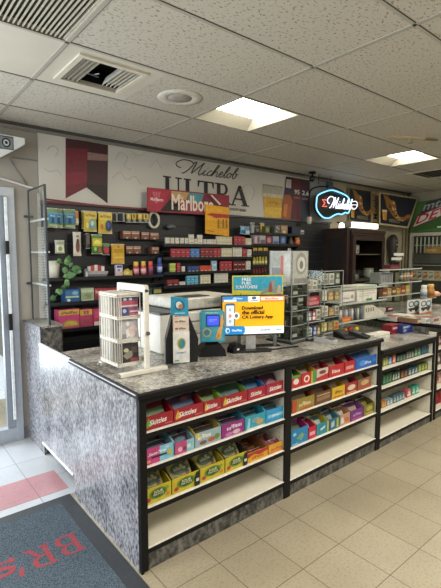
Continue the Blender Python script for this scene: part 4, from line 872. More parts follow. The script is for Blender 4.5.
tag(MB().box(0, .04, 0, .28, 0, .12, mat('#a87f48', .6)).face((0, .28, 0), (0, -.28, 0), (0, 0, .12), [('r', .1, .3, .7, .6, '#c2a26c'), ('r', .1, .7, .4, .85, '#7c5a30')]).build('carton', None, (XK+.013, 3.32, 1.635)), 'orange-brown carton at the top of the soda cooler', 'carton')
for k, (cc, c2) in enumerate((('#c9c4ae', '#b7813c'), ('#d4cfbd', '#6f6a5c'), ('#c7b998', '#a8573a'), ('#d2ccba', '#8f8a7a'), ('#bfae8a', '#c27a3a'), ('#d0c9b4', '#5f5a50'))):
    tag(MB().box(0, .035, -.045, .045, 0, .16, mm(cc)).face((0, .045, 0), (0, -.09, 0), (0, 0, .16), [('p', [(.1, .1), (.9, .3), (.9, .6), (.1, .4)], c2), ('r', .15, .7, .85, .85, c2)]).build('carton', None, (XK+.013, 3.78-k*.1, 1.175)), ('cream carton with an ochre stripe, first inside the soda cooler', 'white carton with a grey stripe, second inside the soda cooler', 'tan carton with a rust stripe, third inside the soda cooler', 'white carton with a light grey stripe, fourth inside the soda cooler', 'tan carton with an orange stripe, fifth inside the soda cooler', 'white carton with a dark grey stripe, sixth inside the soda cooler')[k], 'carton', 'cartons inside the soda cooler')
# soda sign above the cooler: faces the room (-x)
t = thing('soda_sign', 'green soda sign with slanted red and white letters above the cooler', 'sign', (XK-.03, 2.4, 2.01))
MB().prism([(0, 1.48, 0), (0, 1.40, .52), (0, 0, .60), (0, 0, 0)], (.06, 0, 0), mat('#3f6a2c', .5)).box(.06, .106, .1, 1.4, .05, .1, mat('#555555')) .build('panel', t)
m = MB(); O = Vector((0, 1.48, 0)); U = Vector((0, -1.48, 0)); V = Vector((0, 0, .6))
m.face(O, U, V, [('p', [(.05, .02), (.2, .82), (1, .95), (1, .3)], '#2f5a22'), ('p', [(.10, .44), (.20, .84), (.46, .98), (.46, .74)], '#2f3331'), ('p', [(.025, .10), (.10, .50), (.60, .92), (.60, .46), (.42, .44)], '#6d1820'), ('p', [(.045, .15), (.105, .46), (.59, .87), (.59, .52), (.42, .48)], '#d6d2ca'),
    ('t', 'mtn', .15, .60, .42, .80, '#9aa19d', .12, .12), ('t', 'DEW', .07, .215, .53, .485, '#b3222d', .10, .32), ('r', .33, .10, .40, .14, '#cfd6c4')])
m.build('lettering', t)
# ---- left end: white wall box, cable
p = at(12, 148, 'y', YW-.15)
t = thing('wall_box', 'white wedge-shaped box with a dark emblem label above the storefront door', 'box', (1.02, YW-.15, 2.39))
MB().prism([(-.9, 0, .18), (.035, 0, .17), (.035, 0, .12), (-.14, 0, 0), (-.9, 0, -.18)], (0, .14, 0), mat('#dfe1df', .4, var=.02)).build('housing', t)
m = MB().face((-.16, 0, .06), (.11, 0, 0), (0, 0, .105), [('r', 0, 0, 1, 1, '#4b5257'), ('r', .06, .08, .94, .9, '#7e868a'), ('e', .5, .5, .3, .36, '#23292e'), ('e', .5, .5, .2, .24, '#c6cccd'), ('e', .5, .5, .1, .12, '#23292e')]); m.build('emblem_label', t)
MB().tube([(-.5, .13, .17), (-.5, .149, .17)], .02, STEEL).tube([(-.04, .13, .1), (-.04, .149, .1)], .02, STEEL).build('bracket', t)
t = thing('cable', 'white cable sloping down the beige wall from above the door', 'cable', (0, 0, 0))
q = [at(a, b, 'y', YW-.012) for a, b in ((-30, 170), (0, 178.2), (15, 182.5), (27, 186.5), (33, 187.8))]
MB().tube(smooth([(a.x, YW-.009, a.z) for a in q], 4), .0085, mat('#d9dcdc', .5), 6).build('wire', t)
q = [at(a, b, 'y', YW-.012) for a, b in ((10, 159), (17, 170), (27, 184.5))]
t = thing('cable', 'thin grey cable hanging from the white wedge-shaped box', 'cable', (0, 0, 0))
MB().tube([(a.x, YW-.006, a.z) for a in q], .004, mat('#85868a', .5), 5).build('wire', t)
# ================================================================ things on the counter
# white wire magazine rack
t = thing('magazine_rack', 'white upright wire rack holding magazines at the counter corner', 'rack', (1.06, 2.12, ZT))
ox, oy, oz = t.location; WR = mat('#dcd8cc', .4, var=.03)
yb = 2.47
def rb(x0, x1, y0, y1, z0, z1, name, m=WR, bv=.003): return MB().box(x0-ox, x1-ox, y0-oy, y1-oy, z0-oz, z1-oz, m, bv).build(name, t)
rb(1.035, 1.335, 2.115, 2.15, ZT+.0005, ZT+.024, 'foot'); rb(1.06, 1.36, yb-.035, yb, ZT+.0005, ZT+.024, 'foot')
rb(1.028, 1.035, 2.117, 2.148, ZT+.002, ZT+.022, 'foot_cap', mat('#6d6c68')); rb(1.053, 1.06, yb-.033, yb-.002, ZT+.002, ZT+.022, 'foot_cap', mat('#6d6c68'))
PX0, PX1 = colx(144.9, 2.125, 1.2), colx(149.6, 2.125, 1.2)
rb(PX0, PX1, 2.125, 2.145, ZT+.024, 1.425, 'post'); rb(PX0, PX1, yb-.033, yb-.002, ZT+.024, 1.425, 'post')
rb(PX0+.002, PX1-.002, 2.125, yb, 1.405, 1.447, 'top_bar'); rb(PX0+.006, PX1-.006, 2.152, yb-.03, ZT+.03, ZT+.05, 'base_bar')
MB().lathe([(.001, -.0), (.011, 0), (.011, .012), (.001, .013)], mat('#4b4b48', .4), n=10).build('knob', t); kb = bpy.data.objects['knob']; kb.rotation_euler = (radians(90), 0, 0)
kb.location = ((PX0+PX1)/2-ox, 2.122-oy, 1.175-oz)
bx0, bx1, by0, by1 = colx(117.5, 2.17, 1.2), PX0-.004, 2.17, 2.40
zt = [1.40, 1.268, 1.138, 1.0]
m = MB(); R_ = .0028
def wire(*p): m.tube([(a-ox, b-oy, c-oz) for a, b, c in p], R_, WR, 4)
for z in (1.40, 1.385, 1.275, 1.262, 1.145, 1.13, 1.01, .996):
    m.tube([(a-ox, b-oy, z-oz) for a, b in ((bx0, by0), (bx1, by0), (bx1, by1), (bx0, by1))], .0036, WR, 4, True)
for k in range(8):
    y = by0+(by1-by0)*k/7; wire((bx0, y, .996), (bx0, y, 1.4)); wire((bx1, y, .996), (bx1, y, 1.4))
for k in range(5):
    x = bx0+(bx1-bx0)*k/4; wire((x, by1, .996), (x, by1, 1.4))
for x in (bx0, bx0+.012, bx0+.024): wire((x, by0, .996), (x, by0, 1.4))
m.build('wire_cage', t)
MB().box(bx0+.004-ox, bx1-.004-ox, by0+.09-oy, by1-.004-oy, .998-oz, 1.398-oz, mat('#bdb9b0', .7)).build('core', t)
for z in (1.0, 1.135, 1.265, 1.392): MB().box(bx0-ox, bx1-ox, by0-oy, by1-oy, z-oz, z+.005-oz, WR).build('tier_floor', t)
def mag(z, h, base, shapes, lab):
    w = bx1-bx0-.03
    o = MB().box(0, w, 0, .006, 0, h, mm(base)).face((0, 0, 0), (w, 0, 0), (0, 0, h), shapes).build('magazine', None, (bx0+.026, by0+.012, z+.0055)); o.rotation_euler.x = radians(-6)
    tag(o, lab, 'magazine', 'magazines in the white rack')
mag(1.265, .112, '#8d5f80', [('r', 0, .78, 1, 1, '#5d4a70'), ('e', .3, .88, .1, .07, '#d8d0d8'), ('e', .6, .88, .1, .07, '#d8d0d8'), ('r', 0, .6, 1, .76, '#b8485a'), ('r', .02, .5, .98, .58, '#d9cdd3'), ('r', .02, .36, .98, .44, '#b24a60'), ('r', 0, .05, .45, .48, '#44467c'), ('e', .22, .3, .1, .1, '#c8c2d8'), ('r', .5, .06, .95, .16, '#c45a6c'), ('r', .5, .22, .95, .3, '#d6c8d0')], 'magazine with red, white and blue stripes in the top tier of the rack')
mag(1.135, .112, '#a7a7ae', [('r', .02, .02, .98, .98, '#b6b5b8'), ('p', [(.2, .5), (.5, .6), (.8, .75), (.95, .5), (.8, .2), (.55, .1), (.4, .3)], '#dcc6c2'), ('p', [(.3, .1), (.5, .2), (.45, .55), (.3, .5)], '#ece8e6'), ('e', .42, .8, .1, .12, '#e4dfdc'), ('r', .02, .02, .3, .3, '#8f9096')], 'magazine with a pale pink and white picture in the middle tier')
mag(1.0, .112, '#3f3b38', [('r', .04, .06, .96, .94, '#2f2d2c'), ('p', [(.1, .4), (.4, .62), (.7, .6), (.6, .3), (.3, .2)], '#8f8a78'), ('e', .3, .66, .14, .1, '#c0b89f'), ('r', .5, .08, .95, .24, '#8a3a48'), ('r', .6, .5, .9, .8, '#5a4a44')], 'dark magazine with a grey picture in the lowest tier')
# black leaflet holder
t = thing('leaflet_holder', 'black lottery leaflet holder with teal header card beside the wire rack', 'leaflet holder', (1.478, 2.19, ZT), radians(-22)); t.scale = (.87, 1, 1)
MB().prism([(-.105, .005, 0), (.125, .005, 0), (.13, .005, .15), (.06, .005, .30), (-.06, .005, .30), (-.105, .005, .15)], (0, .06, 0), mat('#17181a', .35)).build('body', t)
m = MB().box(-.058, .060, -.012, -.006, .006, .20, mat('#d9d8d2', .5)).face((-.058, -.012, .006), (.118, 0, 0), (0, 0, .194), [('e', .5, .62, .27, .19, '#c9a63a'), ('e', .52, .62, .2, .15, '#2f7f9c'), ('e', .44, .66, .1, .08, '#3f9a5a'), ('t', 'LotterY', .22, .30, .8, .37, '#4a8fa8'), ('r', .08, .06, .34, .10, '#5fa58f')])
m.build('front_leaflet', t)
for k, (z0, z1, yy) in enumerate(((.20, .245, -.008), (.245, .286, -.004), (.286, .31, 0))):
    MB().box(-.056, .058, yy, yy+.004, z0-.06, z1, mat('#d2bfae', .5)).face((-.056, yy, z0), (.114, 0, 0), (0, 0, z1-z0), [('r', .05, .1, .95, .9, '#d9cabb'), ('r', .12, .3, .3, .55, '#a8683f'), ('s', 'play', .36, .3, .8, .65, '#6b4a3a')]).build('leaflet', t)
MB().prism([(-.072, -.004, .305), (.056, -.004, .295), (.054, -.004, .405), (-.068, -.004, .418)], (0, .008, 0), mat('#2f8fae', .35)).face((-.07, -.004, .30), (.125, 0, 0), (0, 0, .11), [('e', .5, .56, .3, .3, '#1f5f86'), ('e', .46, .6, .18, .2, '#c9d6dc'), ('e', .55, .5, .14, .14, '#b0763f'), ('r', .2, .1, .8, .17, '#8fc6d6')]).build('header_card', t)
MB().box(-.112, -.107, .01, .05, .0, .15, mat('#8f9398', .3)).build('side_card', t)
# printer
t = thing('printer', 'white office copier-printer behind the leaflet holder', 'printer', (1.50, 2.46, ZT))
PW = mat('#dcdad2', .45, var=.02); PG = mat('#b9b5aa', .45); 
MB().box(0, .70, 0, .44, 0, .27, PW, .008).build('body', t)
MB().box(.16, .72, .02, .45, .285, .365, mat('#cfccc2', .45), .01).box(.2, .66, .05, .42, .27, .285, BLK2).build('scanner_lid', t)
MB().box(.24, .46, .06, .20, .366, .37, mat('#3a3a38', .5)).build('document_slot', t)
MB().box(-.01, .16, -.004, .40, .27, .282, mat('#3c3d40', .4)).build('top_tray', t)
MB().face((.20, 0, .0), (.50, 0, 0), (0, 0, .27), [('r', .0, .72, 1, .76, '#8b877c'), ('r', 0, .4, 1, .43, '#8b877c'), ('r', .7, .8, .95, .94, '#a8a498'), ('r', .75, .84, .83, .9, '#3f4a4a'), ('r', .1, .48, .9, .68, '#c4c0b4')]).build('front_seams', t)
MB().face((.38, .019, .295), (.3, 0, 0), (0, 0, .06), [('r', 0, 0, 1, 1, '#bdb9ad'), ('r', .1, .3, .5, .7, '#8f9a94'), ('e', .7, .5, .06, .25, '#5f8f6a'), ('e', .85, .5, .06, .25, '#77746a')]).build('control_panel', t)
# lottery ticket checker
t = thing('ticket_checker', 'teal lottery ticket checker with a blue screen on a black stand', 'ticket checker', (1.735, 2.195, ZT), radians(-30)); t.scale = (.80, 1, .95)
MB().prism([(-.115, .0, 0), (.115, .0, 0), (.10, .0, .05), (.06, 0, .085), (-.06, 0, .085), (-.10, 0, .05)], (0, .16, 0), BLK2).box(-.05, .05, .06, .10, .08, .2, BLK2).build('stand', t)
m = MB().prism([(-.098, 0, .0), (.098, 0, .0), (.102, 0, .20), (.085, 0, .218), (-.085, 0, .218), (-.102, 0, .20)], (0, .045, 0), mat('#2d8aa0', .35))
m.face((-.1, 0, 0), (.2, 0, 0), (0, 0, .218), [('r', .06, .04, .94, .96, '#3a98ab'), ('e', .25, .3, .18, .14, '#c9a640'), ('e', .25, .3, .14, .11, '#2f86a0'), ('e', .24, .31, .08, .07, '#4f6f8a'), ('p', [(.6, .1), (.72, .06), (.84, .14), (.86, .34), (.96, .62), (.92, .9), (.84, .78), (.8, .5), (.68, .34)], '#d09a4a'), ('p', [(.62, .12), (.72, .08), (.8, .18), (.72, .28)], '#c27c34'), ('s', 'CHECK TICKET', .2, .9, .74, .94, '#bfe0e6'), ('r', .24, .5, .78, .86, '#16203a')])
b = m.build('front_panel', t); b.location = (0, -.01, .108); b.rotation_euler.x = radians(-8)
m = MB().box(.0, .095, -.004, 0, 0, .066, mat('#3a4be0', .3, emit=.9, var=0)).face((0, -.004, 0), (.095, 0, 0), (0, 0, .066), [('r', .15, .55, .85, .62, '#a9b4ff'), ('r', .15, .38, .6, .44, '#8f9cf5')])
b2 = m.build('screen', b, (-.047, -.0085, .113))
# lottery monitor and topper sign
t = thing('lottery_monitor', 'flat lottery screen showing a yellow download advert on the counter', 'monitor', (2.058, 2.148, ZT), radians(-29))
w = .455; h = .281; z0 = .113
MB().box(-w/2, w/2, 0, .03, z0, z0+h, mat('#141517', .3), .006).build('bezel', t)
def scr(c): return mat(c, .3, emit=.55, var=0)
m = MB().box(-w/2+.008, w/2-.008, -.002, 0, z0+.01, z0+h-.008, scr('#e9a81c'))
U0 = (-w/2+.008, -.002, z0+.01); UW = (w-.016, 0, 0); UH = (0, 0, h-.018)
m.face(U0, UW, UH, [('r', 0, 0, 1, .20, scr('#e6e8e8')), ('p', [(0, 0), (.33, 0), (.36, .05), (.36, .17), (.33, .22), (0, .22)], scr('#1c86c8')), ('e', .08, .11, .035, .075, scr('#dbe8f0')), ('e', .085, .10, .02, .045, scr('#1c86c8')), ('s', 'Lottery', .15, .08, .31, .145, scr('#e4eef5')),
    ('s', 'calottery.com', .60, .08, .78, .13, scr('#55708a')), ('s', '#CAL', .87, .08, .96, .13, scr('#55708a')),
    ('r', 0, .87, .40, 1, scr('#2a7fbf')), ('r', .02, .87, .22, .92, scr('#d8e4ee')), ('s', 'MEGA', .16, .93, .32, .98, scr('#c4dcf0')), ('r', .41, .85, .59, 1, scr('#e8e6e2')), ('e', .5, .955, .04, .04, scr('#3f5f8a')), ('r', .45, .87, .56, .90, scr('#7a8ea8')), ('r', .60, .87, 1, 1, scr('#d9693a')), ('r', .61, .89, .98, .98, scr('#e4c9bd')), ('s', 'WINNERS', .68, .91, .9, .96, scr('#b8452a')),
    ('p', [(.04, .24), (.19, .24), (.19, .80), (.17, .83), (.06, .83), (.04, .80)], scr('#2a5f88')), ('r', .055, .24, .175, .77, scr('#dfe6ea')), ('e', .115, .66, .025, .05, scr('#9fb4c4')), ('e', .115, .5, .025, .05, scr('#c88f8f')), ('e', .115, .36, .025, .05, scr('#9fb4c4')), ('e', .215, .50, .05, .095, scr('#e8e6df')), ('e', .215, .50, .028, .055, scr('#6a6f78')),
    ('t', 'Download', .30, .655, .635, .745, scr('#1a1208')), ('t', 'Download', 0.305, 0.659, 0.640, 0.749, scr('#1a1208')), ('t', 'the official', .30, .53, .66, .635, scr('#1a1208')), ('t', 'the official', 0.305, 0.534, 0.665, 0.639, scr('#1a1208')), ('t', 'CA Lottery App', .30, .395, .80, .50, scr('#1a1208')), ('t', 'CA Lottery App', 0.305, 0.399, 0.805, 0.504, scr('#1a1208'))])
m.build('screen', t)
MB().box(-.05, .02, .015, .028, .01, z0+.02, mat('#b9bab8', .35, .4)).build('stand_neck', t)
MB().box(-.14, .12, -.05, .045, 0, .014, mat('#1b1c1e', .35), .005).build('stand_base', t)
t = thing('topper_sign', 'teal and yellow scratch ticket sign standing above the lottery screen', 'sign', (2.165, 2.215, ZT), radians(-27)); t.scale = (.74, 1, 1)
m = MB().box(-.257, .257, 0, .008, .32, .524, mat('#c9b52a', .4))
m.face((-.257, 0, .335), (.514, 0, 0), (0, 0, .189), [('r', 0, 0, 1, 1, '#c9c23a'), ('p', [(.02, .46), (.98, .36), (.98, .96), (.02, .96)], '#2f9ab4'), ('p', [(.55, .3), (.62, .55), (.7, .5), (.74, .8), (.82, .82), (.88, .5), (.96, .45), (.96, .22), (.55, .28)], '#7f8a84'), ('p', [(.7, .3), (.72, .7), (.76, .76), (.79, .4)], '#8a4f46'), ('p', [(.86, .3), (.9, .64), (.95, .6), (.95, .28)], '#b3a08a'),
    ('p', [(.5, .2), (.7, .36), (.98, .24), (.98, .1), (.5, .1)], '#a3b83a'), ('t', 'FREE', .18, .80, .36, .92, '#e8eef0'), ('t', 'FUEL', .18, .66, .37, .77, '#e8eef0'), ('t', 'SCRATCHERS', .06, .51, .48, .63, '#e8eef0'), ('t', '5 winners', .14, .18, .46, .32, '#2a2a1c'), ('r', .56, .12, .94, .17, '#6b7a2a')])
m.build('panel', t)
MB().box(-.2, -.17, .009, .02, .0, .32, STEEL).build('leg', t); MB().box(.17, .2, .009, .02, .0, .32, STEEL).build('leg', t)
MB().box(-.2, .24, .009, .09, 0, .006, BLK2).build('foot', t)
# black cables and small black stand in front of the screen
t = thing('cable', 'black cable lying on the counter in front of the lottery screen', 'cable', (0, 0, ZT))
MB().tube(smooth([(1.93, 2.22, .006), (2.02, 2.12, .006), (2.12, 2.15, .006), (2.2, 2.08, .006), (2.32, 2.06, .006), (2.40, 2.035, .006)], 5), .005, BLACK, 6).build('wire', t)
t = thing('barcode_reader', 'small black barcode reader under the left end of the lottery screen', 'barcode reader', (1.945, 2.17, ZT))
MB().prism([(-.05, 0, 0), (.05, 0, 0), (.045, 0, .035), (.02, 0, .06), (-.03, 0, .06), (-.05, 0, .03)], (0, .07, 0), BLK2).build('body', t); MB().box(-.02, .0, -.002, 0, .02, .032, mat('#d8d6cf', .4)).build('window', t)
# spinner tower
SA = radians(5.65)
def tower(name, label, x, y, rz, hx, hy, z1, nt, base=True, pane=True):
    t = thing(name, label, 'display', (x, y, ZT), rz)
    if base: MB().box(-hx-.015, hx+.015, -hy-.015, hy+.015, .0, .018, mat('#26272a', .3), .006).build('base', t)
    m = MB()
    for sx, sy in ((-1, -1), (1, -1), (1, 1), (-1, 1)): m.box(sx*hx-.0025, sx*hx+.0025, sy*hy-.0025, sy*hy+.0025, .018, z1, mat('#8b8f8e', .2))
    m.build('corner_post', t)
    if pane: MB().box(-hx, hx, -hy, -hy+.002, .018, z1, ACRYL).build('front_pane', t)
    MB().box(-hx, -hx+.002, -hy, hy, .018, z1, ACRYL).build('side_pane', t)
    for k in range(nt+1):
        z = .02+(z1-.025)*k/nt; MB().box(-hx+.003, hx-.003, -hy+.003, hy-.003, z-.002, z+.001, ACRYL).box(-hx, hx, -hy-.002, -hy+.001, z-.003, z+.004, mat('#949b98', .25)).box(-hx-.002, -hx+.001, -hy, hy, z-.003, z+.004, mat('#949b98', .25)).build('tier', t)
    return t
t = tower('spinner_display', 'tall clear square spinner display turned corner-on beside the lottery screen', 2.535, 2.255, SA, .104, .104, .70, 6)
MB().tube([(0, 0, .018), (0, 0, .72)], .012, STEEL, 8).build('centre_pole', t)
MB().box(-.05, .05, -.05, .05, .019, .43, mat('#3b3d3e', .4)).build('core', t)
MB().box(-.125, .125, -.125, .125, 0, .012, mat('#222325', .3), .004).build('foot', t)
MB().box(-.104, .104, .1, .104, .02, .7, ACRYL).box(.1, .104, -.104, .104, .02, .7, ACRYL).build('back_pane', t)
MB().face((-.106, .102, .44), (0, -.204, 0), (0, 0, .265), [('r', .02, .02, .98, .98, '#b9b7b0'), ('r', .1, .1, .5, .5, '#8d9093'), ('p', [(.5, .1), (.62, .1), (.62, .85), (.5, .85)], '#c46a62'), ('r', .68, .1, .95, .9, '#cfd0ca'), ('r', .1, .55, .45, .92, '#a8aca6')]).build('picture_card', t)
MB().face((-.102, -.106, .44), (.204, 0, 0), (0, 0, .265), [('r', .02, .02, .98, .98, '#a9aaa2'), ('e', .55, .62, .36, .32, '#8b8d84'), ('e', .55, .6, .26, .22, '#c4c4ba'), ('e', .55, .58, .12, .12, '#6d6f6a'), ('r', .1, .06, .9, .2, '#7d7e79')]).build('picture_card', t)
m = MB()
for k, z in enumerate((.40, .30, .20, .10, .55)):
    m.tube([(0, -.02, z), (-.01, -.09, z)], .006, STEEL, 5); m.tube([(-.02, 0, z), (-.09, .0, z)], .006, STEEL, 5); m.tube([(0, 0, z+.005), (.08, -.07, z+.005)], .006, STEEL, 5); m.lathe([(.02, -.01), (.02, .012)], mat('#6d6f70', .3), (0, 0, z), 8)
m.build('peg', t)
cols = ['#3a3d40', '#c9c8c2', '#55585c', '#2a2c2f', '#8f9190', '#4a4440', '#9fa4a8', '#23262b']
Rz = Matrix.Rotation(SA, 4, 'Z'); tc_ = Vector((2.535, 2.255, ZT))
for k in range(20):
    side = k % 2; z = .035+(k//2 % 5)*.082+(k//10)*.02
    lo = Vector((-.088, .045-.07*((k//2+k//10) % 2), z)) if side else Vector((-.045+.075*((k//2+k//10) % 2), -.088, z))
    o = MB().box(-.035, .035, -.008, .008, 0, .065, mm(cols[k % 8]), .004).face((-.03, -.008, .01), (.06, 0, 0), (0, 0, .05), [('r', 0, 0, 1, .5, cols[(k+1) % 8]), ('e', .5, .7, .2, .2, cols[(k+3) % 8])]).build('trinket_card', None, tc_+Rz @ lo)
    o.rotation_euler.z = SA-(pi/2 if side else 0)
    tag(o, 'small dark trinket card hanging inside the tall square spinner', 'card', 'trinket cards in the spinner')
t2 = tower('acrylic_tower', 'clear four-tier acrylic tower with red packets, between the spinner and the wider tower', 2.735, 2.225, .05, .105, .085, .51, 4, pane=False)
t3 = tower('acrylic_tower', 'wider clear acrylic tower at the counter end, with pale card row on top', 3.025, 2.30, .05, .135, .11, .54, 4, pane=False)
def infill(tx, ty, items, grp, lab):
    for (u0, u1, z0, z1, c, c2) in items:
        w = u1-u0
        o = MB().box(0, w, 0, .03, 0, z1-z0, mm(c)).face((0, 0, 0), (w, 0, 0), (0, 0, z1-z0), [('r', .08, .1, .92, .45, c2), ('e', .5, .72, .3, .18, c2)]).build('packet', None, (tx+u0, ty, ZT+z0)); o.rotation_euler.z = .05
        tag(o, lab % COLN.get(c, 'dark'), 'packet', grp)
COLN = {'#8f2a30': 'red', '#b9bcb2': 'pale grey', '#5d6f78': 'slate', '#3a4a78': 'blue', '#c9c6b6': 'cream', '#77705a': 'khaki', '#a8a05a': 'olive yellow', '#4f5a4a': 'dark green', '#8f7a5a': 'tan', '#a8aa9c': 'grey-green'}
infill(2.735, 2.165, [(-.09, -.03, .39, .48, '#b9bcb2', '#8f6d6a'), (-.02, .035, .39, .47, '#c9c6b6', '#6d7a78'), (.04, .09, .39, .48, '#a8aa9c', '#55605a'), (-.09, .085, .268, .34, '#8f2a30', '#b9747a'), (-.09, -.02, .147, .22, '#5d6f78', '#c9c6c0'), (-.015, .03, .147, .22, '#8f2a30', '#d8d0c8'), (.035, .09, .147, .23, '#b9bcb2', '#77705a'), (-.09, -.01, .026, .09, '#b9bcb2', '#5d6f78'), (.0, .045, .026, .1, '#3a4a78', '#b0b8c8'), (.05, .09, .026, .09, '#77705a', '#c9b48a')], 'packets in the narrow acrylic tower', '%s packet inside the narrow acrylic tower')
infill(3.025, 2.215, [(-.12, -.04, .42, .515, '#a8aa9c', '#6d7068'), (-.03, .045, .42, .515, '#b9bcb2', '#7d8078'), (.055, .125, .42, .52, '#4f5a4a', '#a8aa9c'), (-.12, -.05, .286, .38, '#a8aa9c', '#c9c6b6'), (-.04, .04, .286, .36, '#8f7a5a', '#c4a86a'), (.05, .125, .286, .36, '#77705a', '#b0a06a'), (-.12, -.03, .155, .24, '#c9c6b6', '#8f8a78'), (-.02, .05, .155, .22, '#8f7a5a', '#b99a5a'), (.06, .125, .155, .23, '#a8aa9c', '#6d6a5a'), (-.12, -.04, .026, .10, '#a8a05a', '#d0c890'), (-.03, .04, .026, .1, '#77705a', '#a8905a'), (.05, .125, .026, .1, '#a8a05a', '#b0483a')], 'packets in the wide acrylic tower', '%s packet inside the wider acrylic tower')
# card terminals
t = thing('card_terminal', 'white and grey card terminal lying in front of the narrow tower', 'card terminal', (2.72, 2.03, ZT), .25)
MB().prism([(-.045, -.08, .0), (-.045, .08, 0), (-.045, .08, .04), (-.045, .02, .032), (-.045, -.08, .018)], (.09, 0, 0), mat('#a9aaa6', .35)).build('body', t)
MB().prism([(-.035, .07, .0405), (.035, .07, .0405), (.035, .03, .0362), (-.035, .03, .0362)], (0, 0, .002), mat('#3c4446', .2)).build('screen', t)
m = MB()
for i in range(3):
    for j in range(4): m.box(-.03+i*.022, -.014+i*.022, -.065+j*.02, -.052+j*.02, .018, .031+j*.0, mat('#5d5f60'))
m.build('keypad', t)
for (x, y, rz, lab) in ((2.96, 2.02, -.2, 'black card terminal leaning in front of the wider tower, left of two'), (3.08, 1.96, .35, 'black card terminal at the counter end, right of two')):
    t = thing('card_terminal', lab, 'card terminal', (x, y, ZT), rz)
    MB().prism([(-.055, -.07, .0), (-.055, .08, 0), (-.055, .08, .055), (-.055, -.07, .012)], (.11, 0, 0), BLACK).build('body', t)
    MB().prism([(-.04, .06, .051), (.04, .06, .051), (.04, -.01, .031), (-.04, -.01, .031)], (0, 0, .003), mat('#2c3033', .15)).build('screen', t)
# ================================================================ raised hot-food counter on the right and acrylic units
ZS = .84
bay('shelf unit of the raised counter at the right edge, holding red packets', 4.21, 5.98, .90, (.70, .50, .30, .085))
t = thing('countertop', 'raised black-edged counter slab running away at the right, holding food stands', 'countertop', (0, 0, 0))
MB().box(4.25, 6.0, 1.80, 3.40, .90, .936, BLACK, .006).build('edge_band', t)
MB().box(4.275, 5.98, 1.83, 3.39, .932, .9375, GR_TOP).build('granite_surface', t)
MB().box(4.312, 4.33, 2.36, 3.38, 0, .90, GR_BASE).build('side_cladding', t)
t = thing('splash_panel', 'dark granite splash panel standing behind the red and blue cartons', 'panel', (4.20, 2.34, ZS))
MB().box(-.01, .0, -.42, .58, .0005, .062, GR_BASE).build('panel', t)
# unit 1: clear acrylic shelf on the lower countertop
t = thing('acrylic_shelf', 'clear acrylic shelf stand on the lower countertop, filled with tubes and cartons', 'display', (3.24, 2.28, ZS))
UW_, UD_ = .80, .36
m = MB()
for x in (0, UW_*.48, UW_): MB().box(x-.003, x+.003, 0, UD_, .0005, .46, ACRYL).build('side_pane', t)
for z in (.155, .325, .46):
    MB().box(0, UW_, 0, UD_, z, z+.006, ACRYL).box(0, UW_, -.003, .001, z-.004, z+.012, mat('#aab4ac', .25)).build('tier', t)
MB().box(0, UW_, UD_, UD_+.004, .0005, .46, ACRYL).build('back_pane', t)
def cart(name, label, cat, x0, x1, y, d, z, h, c, shapes, group=None, rz=0):
    o = MB().box(0, x1-x0, 0, d, 0, h, mm(c)).face((0, 0, 0), (x1-x0, 0, 0), (0, 0, h), shapes).build(name, None, (x0, y, z)); o.rotation_euler.z = rz
    return tag(o, label, cat, group)
Y1 = 2.30
def X(px, z, Y=Y1): return colx(px, Y, z)
zt_ = ZS+.332
cart('carton', 'white and pink carton on the upper tier of the acrylic shelf stand', 'carton', X(341.5, 1.2), X(354.5, 1.2), Y1, .16, zt_, .13, '#d2cfc6', [('r', .05, .85, .95, .98, '#c98a93'), ('r', .1, .3, .6, .42, '#a9a69c'), ('e', .8, .45, .1, .14, '#8d8a80'), ('r', .05, .03, .95, .12, '#7a6a6c')])
cart('carton', 'larger white carton with green bottom print next to the pink-edged one', 'carton', X(357, 1.2), X(376.5, 1.2), Y1, .18, zt_, .15, '#d6d3c8', [('r', .05, .88, .95, .97, '#8fae7d'), ('r', .1, .62, .9, .66, '#a9a79c'), ('r', .1, .48, .9, .51, '#a9a79c'), ('r', .1, .34, .6, .37, '#a9a79c'), ('r', .45, .03, .75, .16, '#3f8f45')])
zt_ = ZS+.162
for k in range(8):
    cc = ('#c9c2bb', '#8a6d74', '#bfc3c6', '#77808a', '#d0c9b8', '#4a5568', '#c2bba8', '#5d6f8a')[k]
    x = X(342.5+k*2.9, 1.06)
    q = MB().lathe([(.014, 0), (.014, .085), (.010, .09), (.010, .108)], mm(cc), n=8).build('lip_balm_tube', None, (x+.01, Y1+.03, zt_))
    tag(q, ('cream', 'mauve', 'pale grey', 'slate', 'ivory', 'navy', 'beige', 'dusty blue')[k]+' upright tube in the tube row on the middle tier', 'tube', 'upright tubes on the acrylic shelf')
cart('price_card', 'orange card in front of the tube row', 'card', X(341, 1.02), X(350, 1.02), Y1-.008, .004, zt_, .045, '#c9682c', [('r', .1, .3, .9, .6, '#d98a4a')])
t = thing('sorter_tray', 'white slanted sorter tray with small openings on the middle tier', 'tray', (X(364.5, 1.06), Y1, zt_))
MB().prism([(0, 0, 0), (.36, 0, 0), (.36, 0, .03), (.14, 0, .125), (0, 0, .125)], (0, .14, 0), mat('#c4c0b2', .45)).face((0, 0, 0), (.2, 0, 0), (0, 0, .125), [('r', .1+k*.2, .5, .2+k*.2, .8, '#6f6c66') for k in range(4)]).build('body', t)
FL = ('#c22f2f', '#c9a52f', '#b8282c', '#a8322f', '#c9b23a', '#c23a34')
for k in range(6):
    x = X(347+k*3.0, .9)
    m = MB(); m.tube([(0, 0, 0), (0, 0, .05)], .003, mat('#8f8a4a'), 5); m.lathe([(.004, .045), (.022, .055), (.026, .07), (.016, .085), (.002, .09)], mm(FL[k]), n=9)
    tag(m.build('lollipop', None, (x, Y1+.03+.03*(k % 2), ZS+.001)), 'red or yellow wrapped lollipop standing on the lowest tier of the acrylic shelf', 'lollipop', 'wrapped lollipops on the acrylic shelf')
